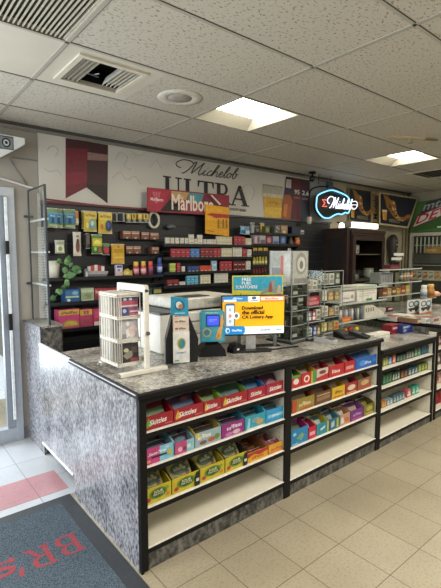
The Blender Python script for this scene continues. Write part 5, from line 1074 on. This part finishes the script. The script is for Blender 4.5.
for k in range(4): cart('candy_packet', ('yellow', 'olive', 'golden', 'lime')[k]+' candy packet at the left of the lollipops', 'packet', X(340.5+k*2.6, .9), X(342.9+k*2.6, .9), Y1+.1, .02, ZS+.001, .07+.012*(k % 2), ('#b3a034', '#7d7a35', '#c4a83c', '#8a9a3f')[k], [('e', .5, .6, .3, .2, '#d3c878')], 'candy packets on the lowest tier')
cart('carton', 'small white carton at the left of the long white one on the lower counter', 'carton', 3.36, 3.45, 2.09, .09, ZS, .055, '#cfccc0', [('r', .1, .3, .9, .6, '#9a978c')])
cart('carton', 'long white carton with grey lettering lying at the step of the counter', 'carton', 3.47, 3.74, 2.07, .09, ZS, .06, '#d8d5ca', [('r', .05, .6, .95, .7, '#a5a296'), ('s', 'CANDLES', .2, .25, .75, .5, '#8d8b82'), ('r', .05, .1, .95, .16, '#b7b4a8')])
cart('carton', 'dark red carton standing on the lower countertop below the raised counter', 'carton', X(391.5, .9, 2.15), X(400.4, .9, 2.15), 2.15, .10, ZS, .088, '#7f2028', [('r', .15, .55, .85, .75, '#c9b0b0'), ('r', .1, .15, .9, .3, '#5f141c')])
cart('carton', 'dark blue carton with white print right of the dark red carton', 'carton', X(402.2, .9, 2.10), X(411.4, .9, 2.10), 2.10, .10, ZS, .085, '#1f2f6a', [('r', .1, .6, .9, .85, '#a9b2cc'), ('r', .15, .2, .45, .5, '#8f9cc0'), ('r', .55, .2, .85, .5, '#2f4488')])
cart('carton', 'small blue carton with a white star at the end of the carton row', 'carton', X(411.9, .9, 2.08), X(416.4, .9, 2.08), 2.08, .08, ZS, .075, '#27398a', [('r', .1, .2, .9, .7, '#1f2f72'), ('e', .5, .5, .22, .16, '#c4cadc')])
# goods on the raised counter
ZR = .9375
t = thing('acrylic_shelf', 'clear acrylic tiered stand on the raised counter, holding bottles and snacks', 'display', (4.46, 2.62, ZR))
for x in (0, .5, 1.0): MB().box(x-.003, x+.003, 0, .34, .0005, .50, ACRYL).build('side_pane', t)
for z in (.19, .34, .50): MB().box(0, 1.0, 0, .34, z, z+.006, ACRYL).box(0, 1.0, -.003, .001, z-.004, z+.010, mat('#aab4ac', .25)).build('tier', t)
Y2 = 2.66
def X2(px, z): return colx(px, Y2, z)
cart('carton', 'grey ridged box on the top tier of the stand on the raised counter', 'carton', X2(381, 1.36), X2(393, 1.36), Y2, .14, ZR+.347, .12, '#9a9c9a', [('r', .06+.13*k, .1, .12+.13*k, .9, '#6f726f') for k in range(7)]+[('r', .0, .85, 1, 1, '#4f5560')])
for k in range(4):
    bottle(('teal', 'amber', 'clear grey', 'orange')[k]+' small bottle on the top tier right of the ridged grey box', 401+k*3.2, 272, 284, .045, ('#4a6d78', '#a87a34', '#8f9690', '#b8592c')[k], '#6d6a5c', '#a9a08a', Y2+.05, ZR+.347, 'small bottles on the tiered stand')
for k in range(6):
    cart('snack_packet', ('rust', 'tan', 'brown', 'ochre', 'red-brown', 'gold')[k]+' snack packet on the second tier of the raised stand', 'packet', X2(383+k*4.6, 1.2), X2(387+k*4.6, 1.2), Y2, .05, ZR+.197, .075+.01*(k % 3), ('#8a4a2c', '#a8895a', '#6d4a34', '#b08a3a', '#8f3a2c', '#b09a4a')[k], [('r', .1, .3, .9, .6, '#c4b08a')], 'snack packets on the second tier of the stand')
for k in range(3): tag(MB().lathe([(.06, 0), (.085, .03), (.08, .03), (.055, .006)], mat('#c4beb0', .5), n=14).build('bowl', None, (4.62, Y2+.05, ZR+.001+k*.014)), 'pale shallow bowl in the stack on the raised counter', 'bowl', 'shallow bowls on the raised counter')
cart('snack_packet', 'dark pink and black packet right of the shallow bowls', 'packet', 4.74, 4.86, Y2, .06, ZR+.001, .05, '#6a2f44', [('r', .1, .5, .9, .85, '#c9b8b8'), ('r', .1, .1, .9, .35, '#2a2226')])
# white sign boards with bold dark lettering and an orange foot
for k, (a, b) in enumerate(((407.5, 419.6), (420, 431.6))):
    y = 2.36-.06*k
    x0, x1 = colx(a, y, 1.05), colx(b, y, 1.05)
    t = thing('menu_card', ('left', 'right')[k]+' one of two white cards with bold looping dark letters on the raised counter', 'sign', (x0, y, ZR))
    w = x1-x0
    m = MB().box(0, w, 0, .006, .004, .17, mat('#cdd0ca', .5)).face((0, 0, .004), (w, 0, 0), (0, 0, .166), [('e', .3, .72, .22, .2, '#39454a'), ('e', .3, .72, .15, .13, '#cdd0ca'), ('e', .72, .7, .24, .22, '#39454a'), ('e', .72, .7, .16, .14, '#b9c6cc'), ('p', [(.15, .3), (.85, .3), (.95, .5), (.05, .46)], '#2b3236'), ('r', .2, .22, .35, .3, '#2b3236'), ('r', .6, .2, .78, .3, '#2b3236'), ('r', 0, 0, 1, .1, '#b8682c'), ('p', [(.6, .1), (.9, .1), (.8, .2)], '#c98a4a')])
    m.build('card', t); MB().box(0, w, .0, .06, 0, .004, ACRYL).build('foot', t)
for k in range(2):
    bottle(('white and grey', 'amber')[k]+' tall tub behind the lettered cards', 424+k*6.5, 281, 294.5, (.075, .09)[k], ('#bfc2c2', '#b07a2c')[k], ('#d6d6d0', '#c49a5a')[k], ('#7f8f98', '#8a5a1f')[k], 2.40, ZR+.16, 'tubs on the clear riser', name='tub', cat='tub')
t = thing('acrylic_riser', 'clear riser behind the lettered cards carrying two tubs', 'riser', (colx(414, 2.42, 1.1), 2.40, ZR))
w = .52
MB().box(0, w, .0, .14, .150, .1585, ACRYL).box(0, w, -.003, .001, .148, .160, mat('#a9b2aa', .25)).build('top', t); MB().box(0, .005, 0, .14, .0005, .15, ACRYL).build('leg', t); MB().box(w-.005, w, 0, .14, .0005, .15, ACRYL).build('leg', t)
tag(MB().lathe([(.03, 0), (.075, .008), (.085, .035), (.05, .06), (.01, .068)], mat('#c99a7a', .5), n=12).build('bread_roll', None, (colx(437, 2.42, 1.12), 2.46, ZR+.1595)), 'pale round bun on the clear riser at the right edge', 'bun')
for k, (a, b, y, c, c2, lab) in enumerate(((396, 404, 2.22, '#c2c6be', '#a3342f', 'pale green flat packet with a red patch at the edge of the raised counter'), (404.5, 416, 2.18, '#b9c4bc', '#c9ccc2', 'pale mint flat packet second along the counter edge'), (417, 424, 2.02, '#7a5c44', '#b9a88a', 'brown flat packet third along the counter edge'), (425, 432, 1.98, '#c4c6be', '#8f8f88', 'white flat packet fourth along the counter edge'), (433, 441, 1.95, '#a8aaa2', '#8d4a3a', 'grey and rust flat packet at the right edge of the counter'))):
    x0, x1 = colx(a, y, .96), colx(b, y, .96)
    o = MB().box(0, x1-x0, 0, .20, 0, .045, mm(c)).face((0, 0, 0), (x1-x0, 0, 0), (0, 0, .045), [('r', .1, .2, .7, .8, c2)]).face((0, 0, .045), (x1-x0, 0, 0), (0, .2, 0), [('p', [(.1, .1), (.9, .1), (.8, .6), (.2, .9)], c2)]).build('flat_packet', None, (x0, y, ZR)); o.rotation_euler.z = .0
    tag(o, lab, 'packet', 'flat packets along the raised counter edge')
p = at(402, 306, 'y', 2.5)
# dark register and white note above the counters, in front of the back wall
t = thing('register', 'small black register screen with white slips behind the acrylic stands', 'register', (colx(394, 3.2, 1.45), 3.20, ZR))
MB().box(-.06, .16, 0, .03, .42, .58, BLACK, .006).build('screen', t); MB().box(.03, .07, .01, .03, .006, .43, BLK2).build('stand', t); MB().box(-.06, .16, -.05, .08, 0, .006, BLK2).build('base', t)
MB().box(-.02, .26, -.004, 0, .66, .70, mat('#c9c9c2', .5)).box(-.08, .2, -.006, -.002, .60, .635, mat('#bfc0ba', .5)).box(.08, .085, -.002, .0, .57, .7, GREY).build('paper_slip', t)
cart('box', 'dark red box on the top shelf edge beside the soda cooler', 'box', 4.92, 5.16, 2.75, .1, ZR+.5065, .045, '#5d1f28', [('r', .1, .2, .9, .5, '#8a3a42')])
# ================================================================ open candy boxes on the shelves under the counter
YT = YF+.022
def tray(name, label, x0, x1, z, hf, hb, depth, front, side, shapes, group, notch=True):
    """open display box: printed low front, sloped sides, brown cardboard inside"""
    t = thing(name, label, 'candy box', (x0+.002, YT, z), 0, group); w = x1-x0-.004; T = .004
    CB = mat('#4d3828', .8)
    MB().box(0, w, 0, T, 0, hf, mm(front)).face((0, 0, 0), (w, 0, 0), (0, 0, hf), shapes, .0005).build('front_panel', t)
    for xa in (0, w-T):
        MB().prism([(xa, T, 0), (xa, depth, 0), (xa, depth, hb), (xa, .22, hf+.03), (xa, .05, hf+.022), (xa, T, hf)], (T, 0, 0), mm(side)).build('side_panel', t)
    MB().box(T, w-T, T, depth, 0, T, CB).build('bottom', t)
    MB().box(T, w-T, depth-T, depth, T, hb, CB).build('back_panel', t)
    return t, w
ORD = ('first', 'second', 'third', 'fourth', 'fifth', 'sixth', 'seventh')
BAGS = {}
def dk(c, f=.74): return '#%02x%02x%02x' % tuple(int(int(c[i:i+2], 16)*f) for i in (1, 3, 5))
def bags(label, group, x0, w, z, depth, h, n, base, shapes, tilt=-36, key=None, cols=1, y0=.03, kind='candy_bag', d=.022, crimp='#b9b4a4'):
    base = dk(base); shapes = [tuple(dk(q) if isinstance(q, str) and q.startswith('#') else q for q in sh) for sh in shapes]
    key = (base, round(w/cols, 2), round(h, 3), str(shapes))
    for k in range(n):
        for c in range(cols):
            bw = (w-.014)/cols
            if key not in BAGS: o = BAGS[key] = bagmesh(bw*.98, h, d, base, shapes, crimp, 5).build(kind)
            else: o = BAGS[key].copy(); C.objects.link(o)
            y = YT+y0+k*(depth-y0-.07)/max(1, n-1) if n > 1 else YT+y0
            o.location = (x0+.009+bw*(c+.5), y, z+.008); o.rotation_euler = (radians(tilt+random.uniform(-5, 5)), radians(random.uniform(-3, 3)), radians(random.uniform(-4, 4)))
            tag(o, label, 'candy bag', group)
def sk(col2): return [('r', 0, 0, 1, .10, '#8f1a24'), ('p', [(.04, .35), (.12, .92), (.2, .5), (.3, .38), (.2, .25), (.06, .2)], col2), ('t', 'Skittles', .14, .30, .74, .70, '#e6dfd6', .06, .05), ('r', .70, .16, .95, .22, '#d0707a')]
G1 = 'open candy boxes on the top shelf of the nearest unit'; G2 = 'open candy boxes on the second shelf of the nearest unit'; G3 = 'open candy boxes on the third shelf of the nearest unit'
z = .732
RC = '#951a28'
for a, b, lab, side, c2, bb, bs, hf in (
    (144.6, 173.6, 'leftmost red candy box on the top shelf, at the counter corner', RC, '#5f9a3a', '#7f1c26', [('r', .1, .4, .9, .7, '#5a7a3a'), ('e', .3, .3, .12, .12, '#b8a03a')], .071),
    (173.8, 203.4, 'second red candy box on the top shelf, with dark bags and a red side', RC, '#c99a3a', '#4a2a4a', [('r', .1, .4, .9, .65, '#35507f'), ('e', .6, .75, .15, .12, '#8a3a4a')], .071),
    (203.6, 221.6, 'red candy box with a lime green end, third on the top shelf', '#7aa332', '#c9a53a', '#4f3a2c', [('r', .1, .35, .9, .6, '#6f8f3a')], .070),
    (221.8, 247.6, 'red candy box with green end and green bags, fourth on the top shelf', '#83a93a', '#c4a83c', '#3f6a44', [('r', .1, .4, .9, .6, '#4f7f8a'), ('e', .4, .3, .14, .1, '#9fb04a')], .070),
    (247.8, 265.8, 'red candy box with a bright blue end, fifth on the top shelf', '#2f74b0', '#9a2f5a', '#24405f', [('r', .1, .4, .9, .65, '#3a7aa8')], .070),
    (266, 286.2, 'red and purple candy box with pink bags at the end of the top shelf', '#6d2a5f', '#8f3a6a', '#7a2a4a', [('p', [(.1, .3), (.5, .7), (.9, .35), (.7, .2)], '#c98a9a'), ('e', .5, .8, .3, .1, '#3a2a3a')], .071)):
    x0, x1 = colx(a, YT, z+.03), colx(b, YT, z+.03)
    t, w = tray('candy_box', lab, x0, x1, z, hf, .145, .36, RC, side, sk(c2), G1)
    bn = {144.6: 0, 173.8: 1, 203.6: 2, 221.8: 3, 247.8: 4, 266: 5}[a]
    bags('flat candy bag in the '+ORD[bn]+' box from the corner, top shelf of the nearest unit', 'bags: '+lab, x0, w, z, .36, .12, 6, bb, bs)
z = .55
def mixs(*s): return list(s)
for a, b, lab, fr, side, sh, bb, bs in (
    (143.8, 173.8, 'pink and pale blue candy box with white lettering at the second shelf corner', '#b93a78', '#6fa8c0', [('r', .52, 0, 1, 1, '#79b4cc'), ('t', 'SweeTarts', .12, .52, .72, .72, '#efe8ec', .1, .06), ('r', .24, .34, .76, .46, '#2a2440'), ('e', .14, .2, .08, .1, '#d98a6a'), ('e', .86, .42, .09, .2, '#a9b04a'), ('e', .76, .82, .09, .08, '#a8c8d0')], '#3f4a5a', [('r', .1, .3, .9, .7, '#5a6a8a')]),
    (175, 194.6, 'low pink and teal candy box, second on the second shelf', '#b34a78', '#7fb0bc', [('r', .6, 0, 1, 1, '#7fb2bf'), ('e', .25, .4, .12, .2, '#e0a8bc'), ('e', .48, .35, .1, .18, '#7a2a54'), ('e', .7, .5, .1, .2, '#c9d4d4')], '#5a3a5a', [('e', .5, .6, .3, .2, '#3f7a8a')]),
    (195, 221.2, 'grey-blue candy box with yellow corner flash, third on the second shelf', '#8fa6ac', '#b8a24a', [('s', 'Chewy', .1, .5, .6, .85, '#e8e4d8', .1, .05), ('p', [(0, .8), (.12, 1), (.2, .85), (.06, .6)], '#d3b83a'), ('e', .3, .25, .14, .14, '#7a4a4a'), ('e', .62, .3, .14, .16, '#a8542c'), ('e', .84, .4, .1, .2, '#5f7f3f')], '#6a5a52', [('r', .1, .4, .9, .6, '#8a7a6a')]),
    (221.6, 244.4, 'purple candy box with white lettering, fourth on the second shelf', '#87256f', '#2f7f98', [('s', 'Nerds', .22, .48, .9, .82, '#ddd0dc', .1, .08), ('e', .3, .22, .16, .14, '#b06aa0'), ('e', .64, .26, .18, .16, '#c9a8b8'), ('r', .1, .04, .9, .09, '#b88ab0')], '#5f2a5a', [('r', .1, .4, .9, .7, '#35506a')]),
    (245, 265.8, 'teal candy box with a torn open front, fifth on the second shelf', '#2f92a8', '#3aa0bc', [('p', [(.08, .1), (.16, .85), (.24, .85), (.22, .1)], '#8fc6d0'), ('e', .5, .6, .2, .2, '#7a9aa0'), ('e', .7, .4, .18, .22, '#b7925a'), ('r', .05, .0, .95, .1, '#c4ccc8')], '#2a6a80', [('r', .15, .3, .85, .7, '#5fa8b8')]),
    (266, 284.6, 'bright blue candy box, nearly empty, at the end of the second shelf', '#2f8fc0', '#46a4cc', [('r', .1, .35, .9, .6, '#7fbcd8'), ('r', .05, .05, .95, .2, '#2a7fae'), ('s', 'sour', .3, .4, .7, .56, '#dcecf2')], '#3a6f8a', [('r', .1, .3, .9, .6, '#6a8a98')])):
    x0, x1 = colx(a, YT, z+.03), colx(b, YT, z+.03)
    t, w = tray('candy_box', lab, x0, x1, z, .082 if a < 150 or a > 194 else .066, .135, .36, fr, side, sh, G2)
    bn = {143.8: 0, 175: 1, 195: 2, 221.6: 3, 245: 4, 266: 5}[a]
    bags('small candy bag in the '+ORD[bn]+' box from the corner, second shelf of the nearest unit', 'bags: '+lab, x0, w, z, .36, .085, 2 if a > 265 else 5, bb, bs)
z = .336
YEL = '#b9a82a'
SP = lambda q: [('e', .5, .55, .34, .34, '#5d7f2a'), ('e', .5, .55, .26, .26, '#2f5220'), ('t', 'SOUR', .34, .58, .68, .74, '#d8d4b0'), ('t', 'PATCH', .32, .42, .70, .56, '#d8d4b0'), ('e', .14, .3, .08, .14, '#a83a34'), ('e', .86, .3, .07, .12, '#c47a2c'), ('e', .84, .74, .06, .1, '#6a9a3a')]+([('p', [(.8, 0), (1, 0), (1, 1), (.86, .92), (.8, .5)], '#14140f'), ('r', .86, .3, .98, .5, '#c9c9c0')] if q else [])
_r = random.Random(4)
SB = [('r', .06, .3, .94, .8, '#b3a934'), ('e', .5, .56, .34, .2, '#3d5f24')]+[('e', _r.uniform(.1, .9), _r.uniform(.1, .9), .07, .055, _r.choice(['#a8422f', '#c9842f', '#5d8a2f', '#2a3a18', '#d0c84a', '#8a3a44', '#20261a'])) for _ in range(16)]+[('s', 'SOURPATCH', .26, .5, .74, .64, '#f0ecd0')]
for a, b, lab, q in ((144.4, 171.6, 'yellow sour candy box at the third shelf corner, without a black end', 0), (172, 199.6, 'yellow sour candy box with a black end, second on the third shelf', 1), (200, 224.8, 'yellow sour candy box third on the third shelf, showing green bags', 0), (225.2, 247, 'yellow sour candy box with black end beside the red chew box', 1)):
    x0, x1 = colx(a, YT, z+.03), colx(b, YT, z+.03)
    t, w = tray('candy_box', lab, x0, x1, z, .085, .145, .36, YEL, '#1d1c14' if q else '#a8982c', SP(q), G3)
    bags('yellow-green sour candy bag in the '+('corner box', 'second box', 'third box', 'fourth box')[(int(a) > 150)+(int(a) > 190)+(int(a) > 210)]+' of the third shelf', 'bags: '+lab, x0, w, z, .36, .165, 5, '#8f8a26', SB, -40)
for a, b, lab, fr, sh, bb in ((247.6, 268, 'yellow-rimmed box of red chew bars, fifth on the third shelf', '#c99a24', [('p', [(0, .5), (.3, .8), (.6, .5), (1, .7), (1, 1), (0, 1)], '#a8222c'), ('s', 'CHEW', .2, .25, .8, .55, '#a8301f')], '#8a2a30'), (268.4, 285.4, 'yellow and pink candy box at the end of the third shelf', '#cf9a28', [('s', 'fruity', .15, .3, .85, .6, '#a8324a', .1), ('p', [(0, 0), (1, 0), (1, .2), (0, .3)], '#c4782c')], '#a83a5a')):
    x0, x1 = colx(a, YT, z+.03), colx(b, YT, z+.03)
    t, w = tray('candy_box', lab, x0, x1, z, .06, .145, .36, fr, '#8a5c34', sh, G3)
    if 'chew' in lab: bags('red chew bar lying in the yellow-rimmed box on the third shelf', 'bags: '+lab, x0, w, z, .36, .05, 5, bb, [('r', .1, .3, .9, .6, '#b8862c')], -60, cols=2)
    else: bags('pink wrapped candy at the end box of the third shelf', 'bags: '+lab, x0, w, z, .20, .06, 2, bb, [('e', .5, .5, .3, .3, '#c86a8a')], -30, cols=3)
H1 = 'open candy boxes on the top shelf of the middle unit'; H2 = 'open candy boxes on the second shelf of the middle unit'; H3 = 'open candy boxes on the third shelf of the middle unit'
MID = [(.727, H1, 'top shelf of middle unit', [
    (291.2, 301, 'red candy box at the left end', '#a8242c', '#3f7a3a', [('e', .5, .5, .3, .24, '#d8d0c8'), ('r', 0, .8, 1, 1, '#4f8f3a')], '#6f3a34'),
    (301.4, 316, 'green and red candy box with yellow corner', '#b0222a', '#c9a82f', [('e', .35, .5, .2, .3, '#e0d8d0'), ('e', .35, .5, .12, .18, '#a8242c'), ('r', .75, 0, 1, 1, '#3f8a3f'), ('r', .66, 0, .75, 1, '#c9a82f')], '#3f6a3a'),
    (316.4, 328.4, 'white and red candy box', '#b9aea2', '#a82a2c', [('p', [(0, 0), (1, 0), (1, .5), (0, .3)], '#a8282f'), ('e', .5, .7, .3, .16, '#7a3a34')], '#8a4a44'),
    (329, 344, 'red candy box with white chocolate bars', '#a8222c', '#8f1f26', [('s', 'KIT', .2, .3, .75, .65, '#ded6cf', .1), ('e', .5, .5, .01, .01, '#ffffff')], '#9a9088'),
    (344.4, 355, 'plain red candy box beside the blue one', '#a3202a', '#8a1c24', [('r', .15, .3, .85, .6, '#c98a84')], '#7a4a3a'),
    (355.4, 377.6, 'wide blue candy box at the right end', '#1f5aa8', '#2a6ab8', [('e', .3, .5, .14, .26, '#4f86c4'), ('s', 'Oreo', .4, .3, .7, .62, '#c4d4e8'), ('e', .84, .5, .08, .2, '#3a74b8')], '#2f5f98')]),
  (.556, H2, 'second shelf of middle unit', [
    (292, 314.6, 'yellow and brown candy box at the left end', '#8a7a34', '#a8562c', [('s', 'Reese', .3, .35, .85, .7, '#d8c8a8', .1), ('r', 0, 0, .2, 1, '#a8482c'), ('r', .4, .08, .9, .2, '#c43a2c')], '#7a4a24'),
    (315, 331.6, 'brown candy box of chocolate bars', '#5a3a26', '#6a442c', [('r', .1, .3, .9, .6, '#8a6a4a'), ('r', .1, .7, .9, .8, '#b09a78')], '#6f4a30'),
    (332, 345, 'bright yellow candy box', '#c4a024', '#b8962a', [('s', 'NUTS', .2, .4, .8, .7, '#5a3214', .1), ('r', .1, .1, .9, .2, '#a8341f')], '#b08a34'),
    (345.4, 357.4, 'red and cream candy box', '#8f2a2c', '#a3342f', [('e', .5, .55, .34, .24, '#d0c0a8'), ('r', .1, .06, .9, .16, '#c4a45a')], '#a8705a'),
    (357.8, 371.4, 'tan and brown candy box at the right end', '#7f5a3a', '#6a4630', [('e', .5, .6, .3, .24, '#b99a74'), ('r', .1, .1, .9, .3, '#a8382f')], '#8f6a4a')]),
  (.325, H3, 'third shelf of middle unit', [
    (291, 308, 'tall blue candy box with pink inside, left end', '#1f78a8', '#b0327a', [('p', [(.3, .4), (.6, .7), (.8, .5), (.6, .2)], '#6f9a7a'), ('e', .2, .7, .1, .1, '#8fc0d8'), ('r', .05, .05, .4, .12, '#8fbcd0')], '#a82f6a'),
    (308.4, 316.4, 'red and pink candy box', '#b0243a', '#b8326a', [('r', .15, .3, .85, .6, '#d8a0ac')], '#a8305a'),
    (316.8, 328.6, 'teal candy box with yellow rim', '#1f7f90', '#c4b43a', [('p', [(.3, .35), (.7, .5), (.7, .7), (.3, .55)], '#c9dcdc'), ('r', 0, 0, .1, 1, '#2f9aa8'), ('r', .88, 0, 1, 1, '#c9b53a')], '#4a6a6a'),
    (329, 339.6, 'dark teal and white candy box', '#2a5f74', '#3f7f8a', [('p', [(.2, .2), (.5, .3), (.5, .8), (.2, .7)], '#a8bcc0'), ('r', .7, .1, .9, .9, '#9ab04a')], '#6a5a54'),
    (340, 350, 'white and orange candy box', '#b08a70', '#a8764a', [('p', [(.1, .2), (.4, .2), (.3, .8), (.1, .7)], '#cfd4d0'), ('r', .5, .2, .9, .6, '#c0662c')], '#8a6a54'),
    (350.4, 363.4, 'purple candy box with tall open back', '#6a2a78', '#7d3a8a', [('s', 'grape', .2, .4, .85, .7, '#c49ac4', .1), ('r', .1, .1, .9, .22, '#b0447a')], '#5a2a5f'),
    (363.8, 374.6, 'olive candy box at the right end', '#6f6a2a', '#5a5524', [('e', .5, .6, .28, .24, '#a8a04a'), ('r', .1, .1, .9, .25, '#b09a3a')], '#55522a')])]
for z, g, where, items in MID:
    for i, (a, b, lab, fr, side, sh, bb) in enumerate(items):
        x0, x1 = colx(a, YT, z+.03), colx(b, YT, z+.03)
        hf = .085 if z > .4 else (.11 if i == 0 else .085)
        t, w = tray('candy_box', lab+', '+where, x0, x1, z, hf, hf+.03, .36, fr, side, sh, g)
        c1 = sh[0][-1] if isinstance(sh[0][-1], str) else '#c9b08a'
        bags('candy bar in the '+ORD[i]+' box from the left, '+where, 'bars: '+lab+', '+where, x0, w, z, .36, hf+.035, 4 if i % 3 else 5, bb, [('r', .12, .35, .88, .7, c1), ('r', .12, .78, .88, .84, fr)], -34)
# ================================================================ small dark goods in the lower unit and the right edge unit
def small(lab, grp, a, b, Y, z, h, base, c2, n=1, d=.05):
    for k in range(n):
        aa = a+(b-a)*k/n; bb = a+(b-a)*(k+1)/n-.3
        x0, x1 = colx(aa, Y, z+.03), colx(bb, Y, z+.03)
        o = MB().prism([(0, 0, 0), (x1-x0, 0, 0), (x1-x0, 0, h*.85), ((x1-x0)*.8, 0, h), ((x1-x0)*.2, 0, h), (0, 0, h*.85)], (0, d, 0), mm(base)).face((0, 0, 0), (x1-x0, 0, 0), (0, 0, h*.85), [('r', .1, .2, .9, .55, c2), ('e', .5, .75, .25, .15, c2)]).build('packet', None, (x0, Y, z))
        tag(o, lab, 'packet', grp)
for lev, z, rows in (('top', .672, [(383.5, 388, '#8a8f4a', '#b0b46a', .075, 'olive yellow', 2), (388.4, 392, '#4a7a94', '#9fb8c4', .07, 'pale blue', 1), (392.4, 396, '#a83a34', '#d0a8a0', .08, 'red', 1), (397, 406, '#2a3f3a', '#5f7a70', .06, 'dark teal', 3), (406.5, 414, '#4a4f4a', '#8f948a', .07, 'grey-green', 3), (414.5, 421, '#3a5a44', '#6f9a7a', .08, 'mid green', 2), (421.5, 431, '#26405a', '#2f6a7a', .085, 'dark blue', 4)]),
                     ('second', .51, [(383, 392, '#1f4a34', '#3f7a54', .085, 'deep green', 3), (392.4, 400, '#20402f', '#a8b0a4', .08, 'green and white', 3), (400.6, 408, '#3a2a24', '#8a5a3a', .07, 'brown', 2), (408.4, 418, '#2a4a5a', '#9aa8a4', .07, 'slate blue', 3), (418.4, 431, '#5f6f34', '#a3a85a', .075, 'olive green', 4)]),
                     ('third', .31, [(382, 386.5, '#a8763a', '#d0a86a', .06, 'orange', 2), (387, 393, '#7a8a94', '#b9c4c8', .055, 'grey-blue', 2), (393.5, 405, '#3f5a64', '#9ab0b4', .065, 'slate and white', 4), (407, 411.4, '#b05a5a', '#dcc0bc', .075, 'rose', 1), (412, 419.4, '#2f8a74', '#a8d0c0', .08, 'mint green', 2)])):
    for a, b, c, c2, h, nm, n in rows:
        small(nm+' packet on the '+lev+' shelf of the lower unit', nm+' packets, '+lev+' shelf of the lower unit', a, b, YF+.05, z, h, c, c2, n)
        if lev != 'third': small(nm+' packet in the rear row on the '+lev+' shelf of the lower unit', nm+' rear packets, '+lev+' shelf of the lower unit', a+1, b, YF+.16, z, h*1.15, c, c2, n)
for z, c, c2, h, lab in ((.70, '#6a2a2c', '#b9a8a0', .07, 'dark red packet on the top shelf at the right edge'), (.50, '#5a4a44', '#c9b8b0', .09, 'brown and white packet on the second shelf at the right edge'), (.30, '#c9b4a8', '#b04a3a', .08, 'cream and red packet on the third shelf at the right edge'), (.085, '#8f1f24', '#a83034', .12, 'large red packet on the bottom shelf at the right edge')):
    for k in range(3):
        o = bagmesh(.10, h*1.5, .05, c, [('e', .5, .5, .3, .25, c2), ('r', .1, .75, .9, .85, c2)], c).build('packet', None, (4.30+k*.11, YF+.08, z+.003)); o.rotation_euler.x = radians(-14)
        tag(o, lab, 'packet', 'packets: '+lab)
# ================================================================ camera and light
cd = bpy.data.cameras.new('camera'); cam = bpy.data.objects.new('camera', cd); C.objects.link(cam)
cam.location = (0, 0, H)
R3 = Matrix((_rt, _up, -_fw)).transposed(); cam.matrix_world = Matrix.Translation((0, 0, H)) @ R3.to_4x4()
cd.sensor_fit = 'HORIZONTAL'; cd.sensor_width = 36; cd.lens = FOC*36/441; cd.clip_start = .05
bpy.context.scene.camera = cam
def area(name, loc, rot, sx, sy, e, col):
    l = bpy.data.lights.new(name, 'AREA'); l.shape = 'RECTANGLE'; l.size = sx; l.size_y = sy; l.energy = e; l.color = col
    o = bpy.data.objects.new(name, l); C.objects.link(o); o.location = loc; o.rotation_euler = rot; return o
W = (1, .94, .83)
for i, (x, y, e) in enumerate([(-.4, -.2, 40), (2.4, .2, 62), (4.6, .4, 50), (2.4, -2.2, 50), (6.2, 1.9, 30), (5.0, -1.8, 34), (-.5, 2.3, 26)]):  # last lamp added to brighten the left wall; the rest are unseen ceiling lights
    area('unseen_ceiling_lamp', (x, y, ZC-.03), (0, 0, 0), .6, .6, e, W)
area('window_daylight', (-2.6, 1.9, 1.5), (0, radians(-90), 0), 2.4, 2.8, 130, (.86, .93, 1))
area('door_daylight', (-.6, 4.7, 1.5), (radians(-90), 0, 0), 2.4, 2.2, 110, (.86, .93, 1))
area('outdoor_daylight', (-1.0, 6.6, 4.0), (0, 0, 0), 4, 4, 420, (.9, .95, 1))
wd = bpy.data.worlds.new('world'); bpy.context.scene.world = wd; wd.use_nodes = True
nt = wd.node_tree; bg = nt.nodes['Background']
tc = nt.nodes.new('ShaderNodeTexCoord'); sp = nt.nodes.new('ShaderNodeSeparateXYZ'); r = nt.nodes.new('ShaderNodeValToRGB')
r.color_ramp.elements[0].position = .35; r.color_ramp.elements[0].color = (.30, .29, .26, 1); r.color_ramp.elements[1].position = .6; r.color_ramp.elements[1].color = (.55, .6, .66, 1)
nt.links.new(tc.outputs['Generated'], sp.inputs[0]); nt.links.new(sp.outputs[2], r.inputs[0]); nt.links.new(r.outputs[0], bg.inputs[0])
bg.inputs[1].default_value = .9
sc = bpy.context.scene
sc.view_settings.view_transform = 'Standard'; sc.view_settings.look = 'None'; sc.view_settings.exposure = 0

try: sc.cycles.transparent_max_bounces = 32
except Exception: pass
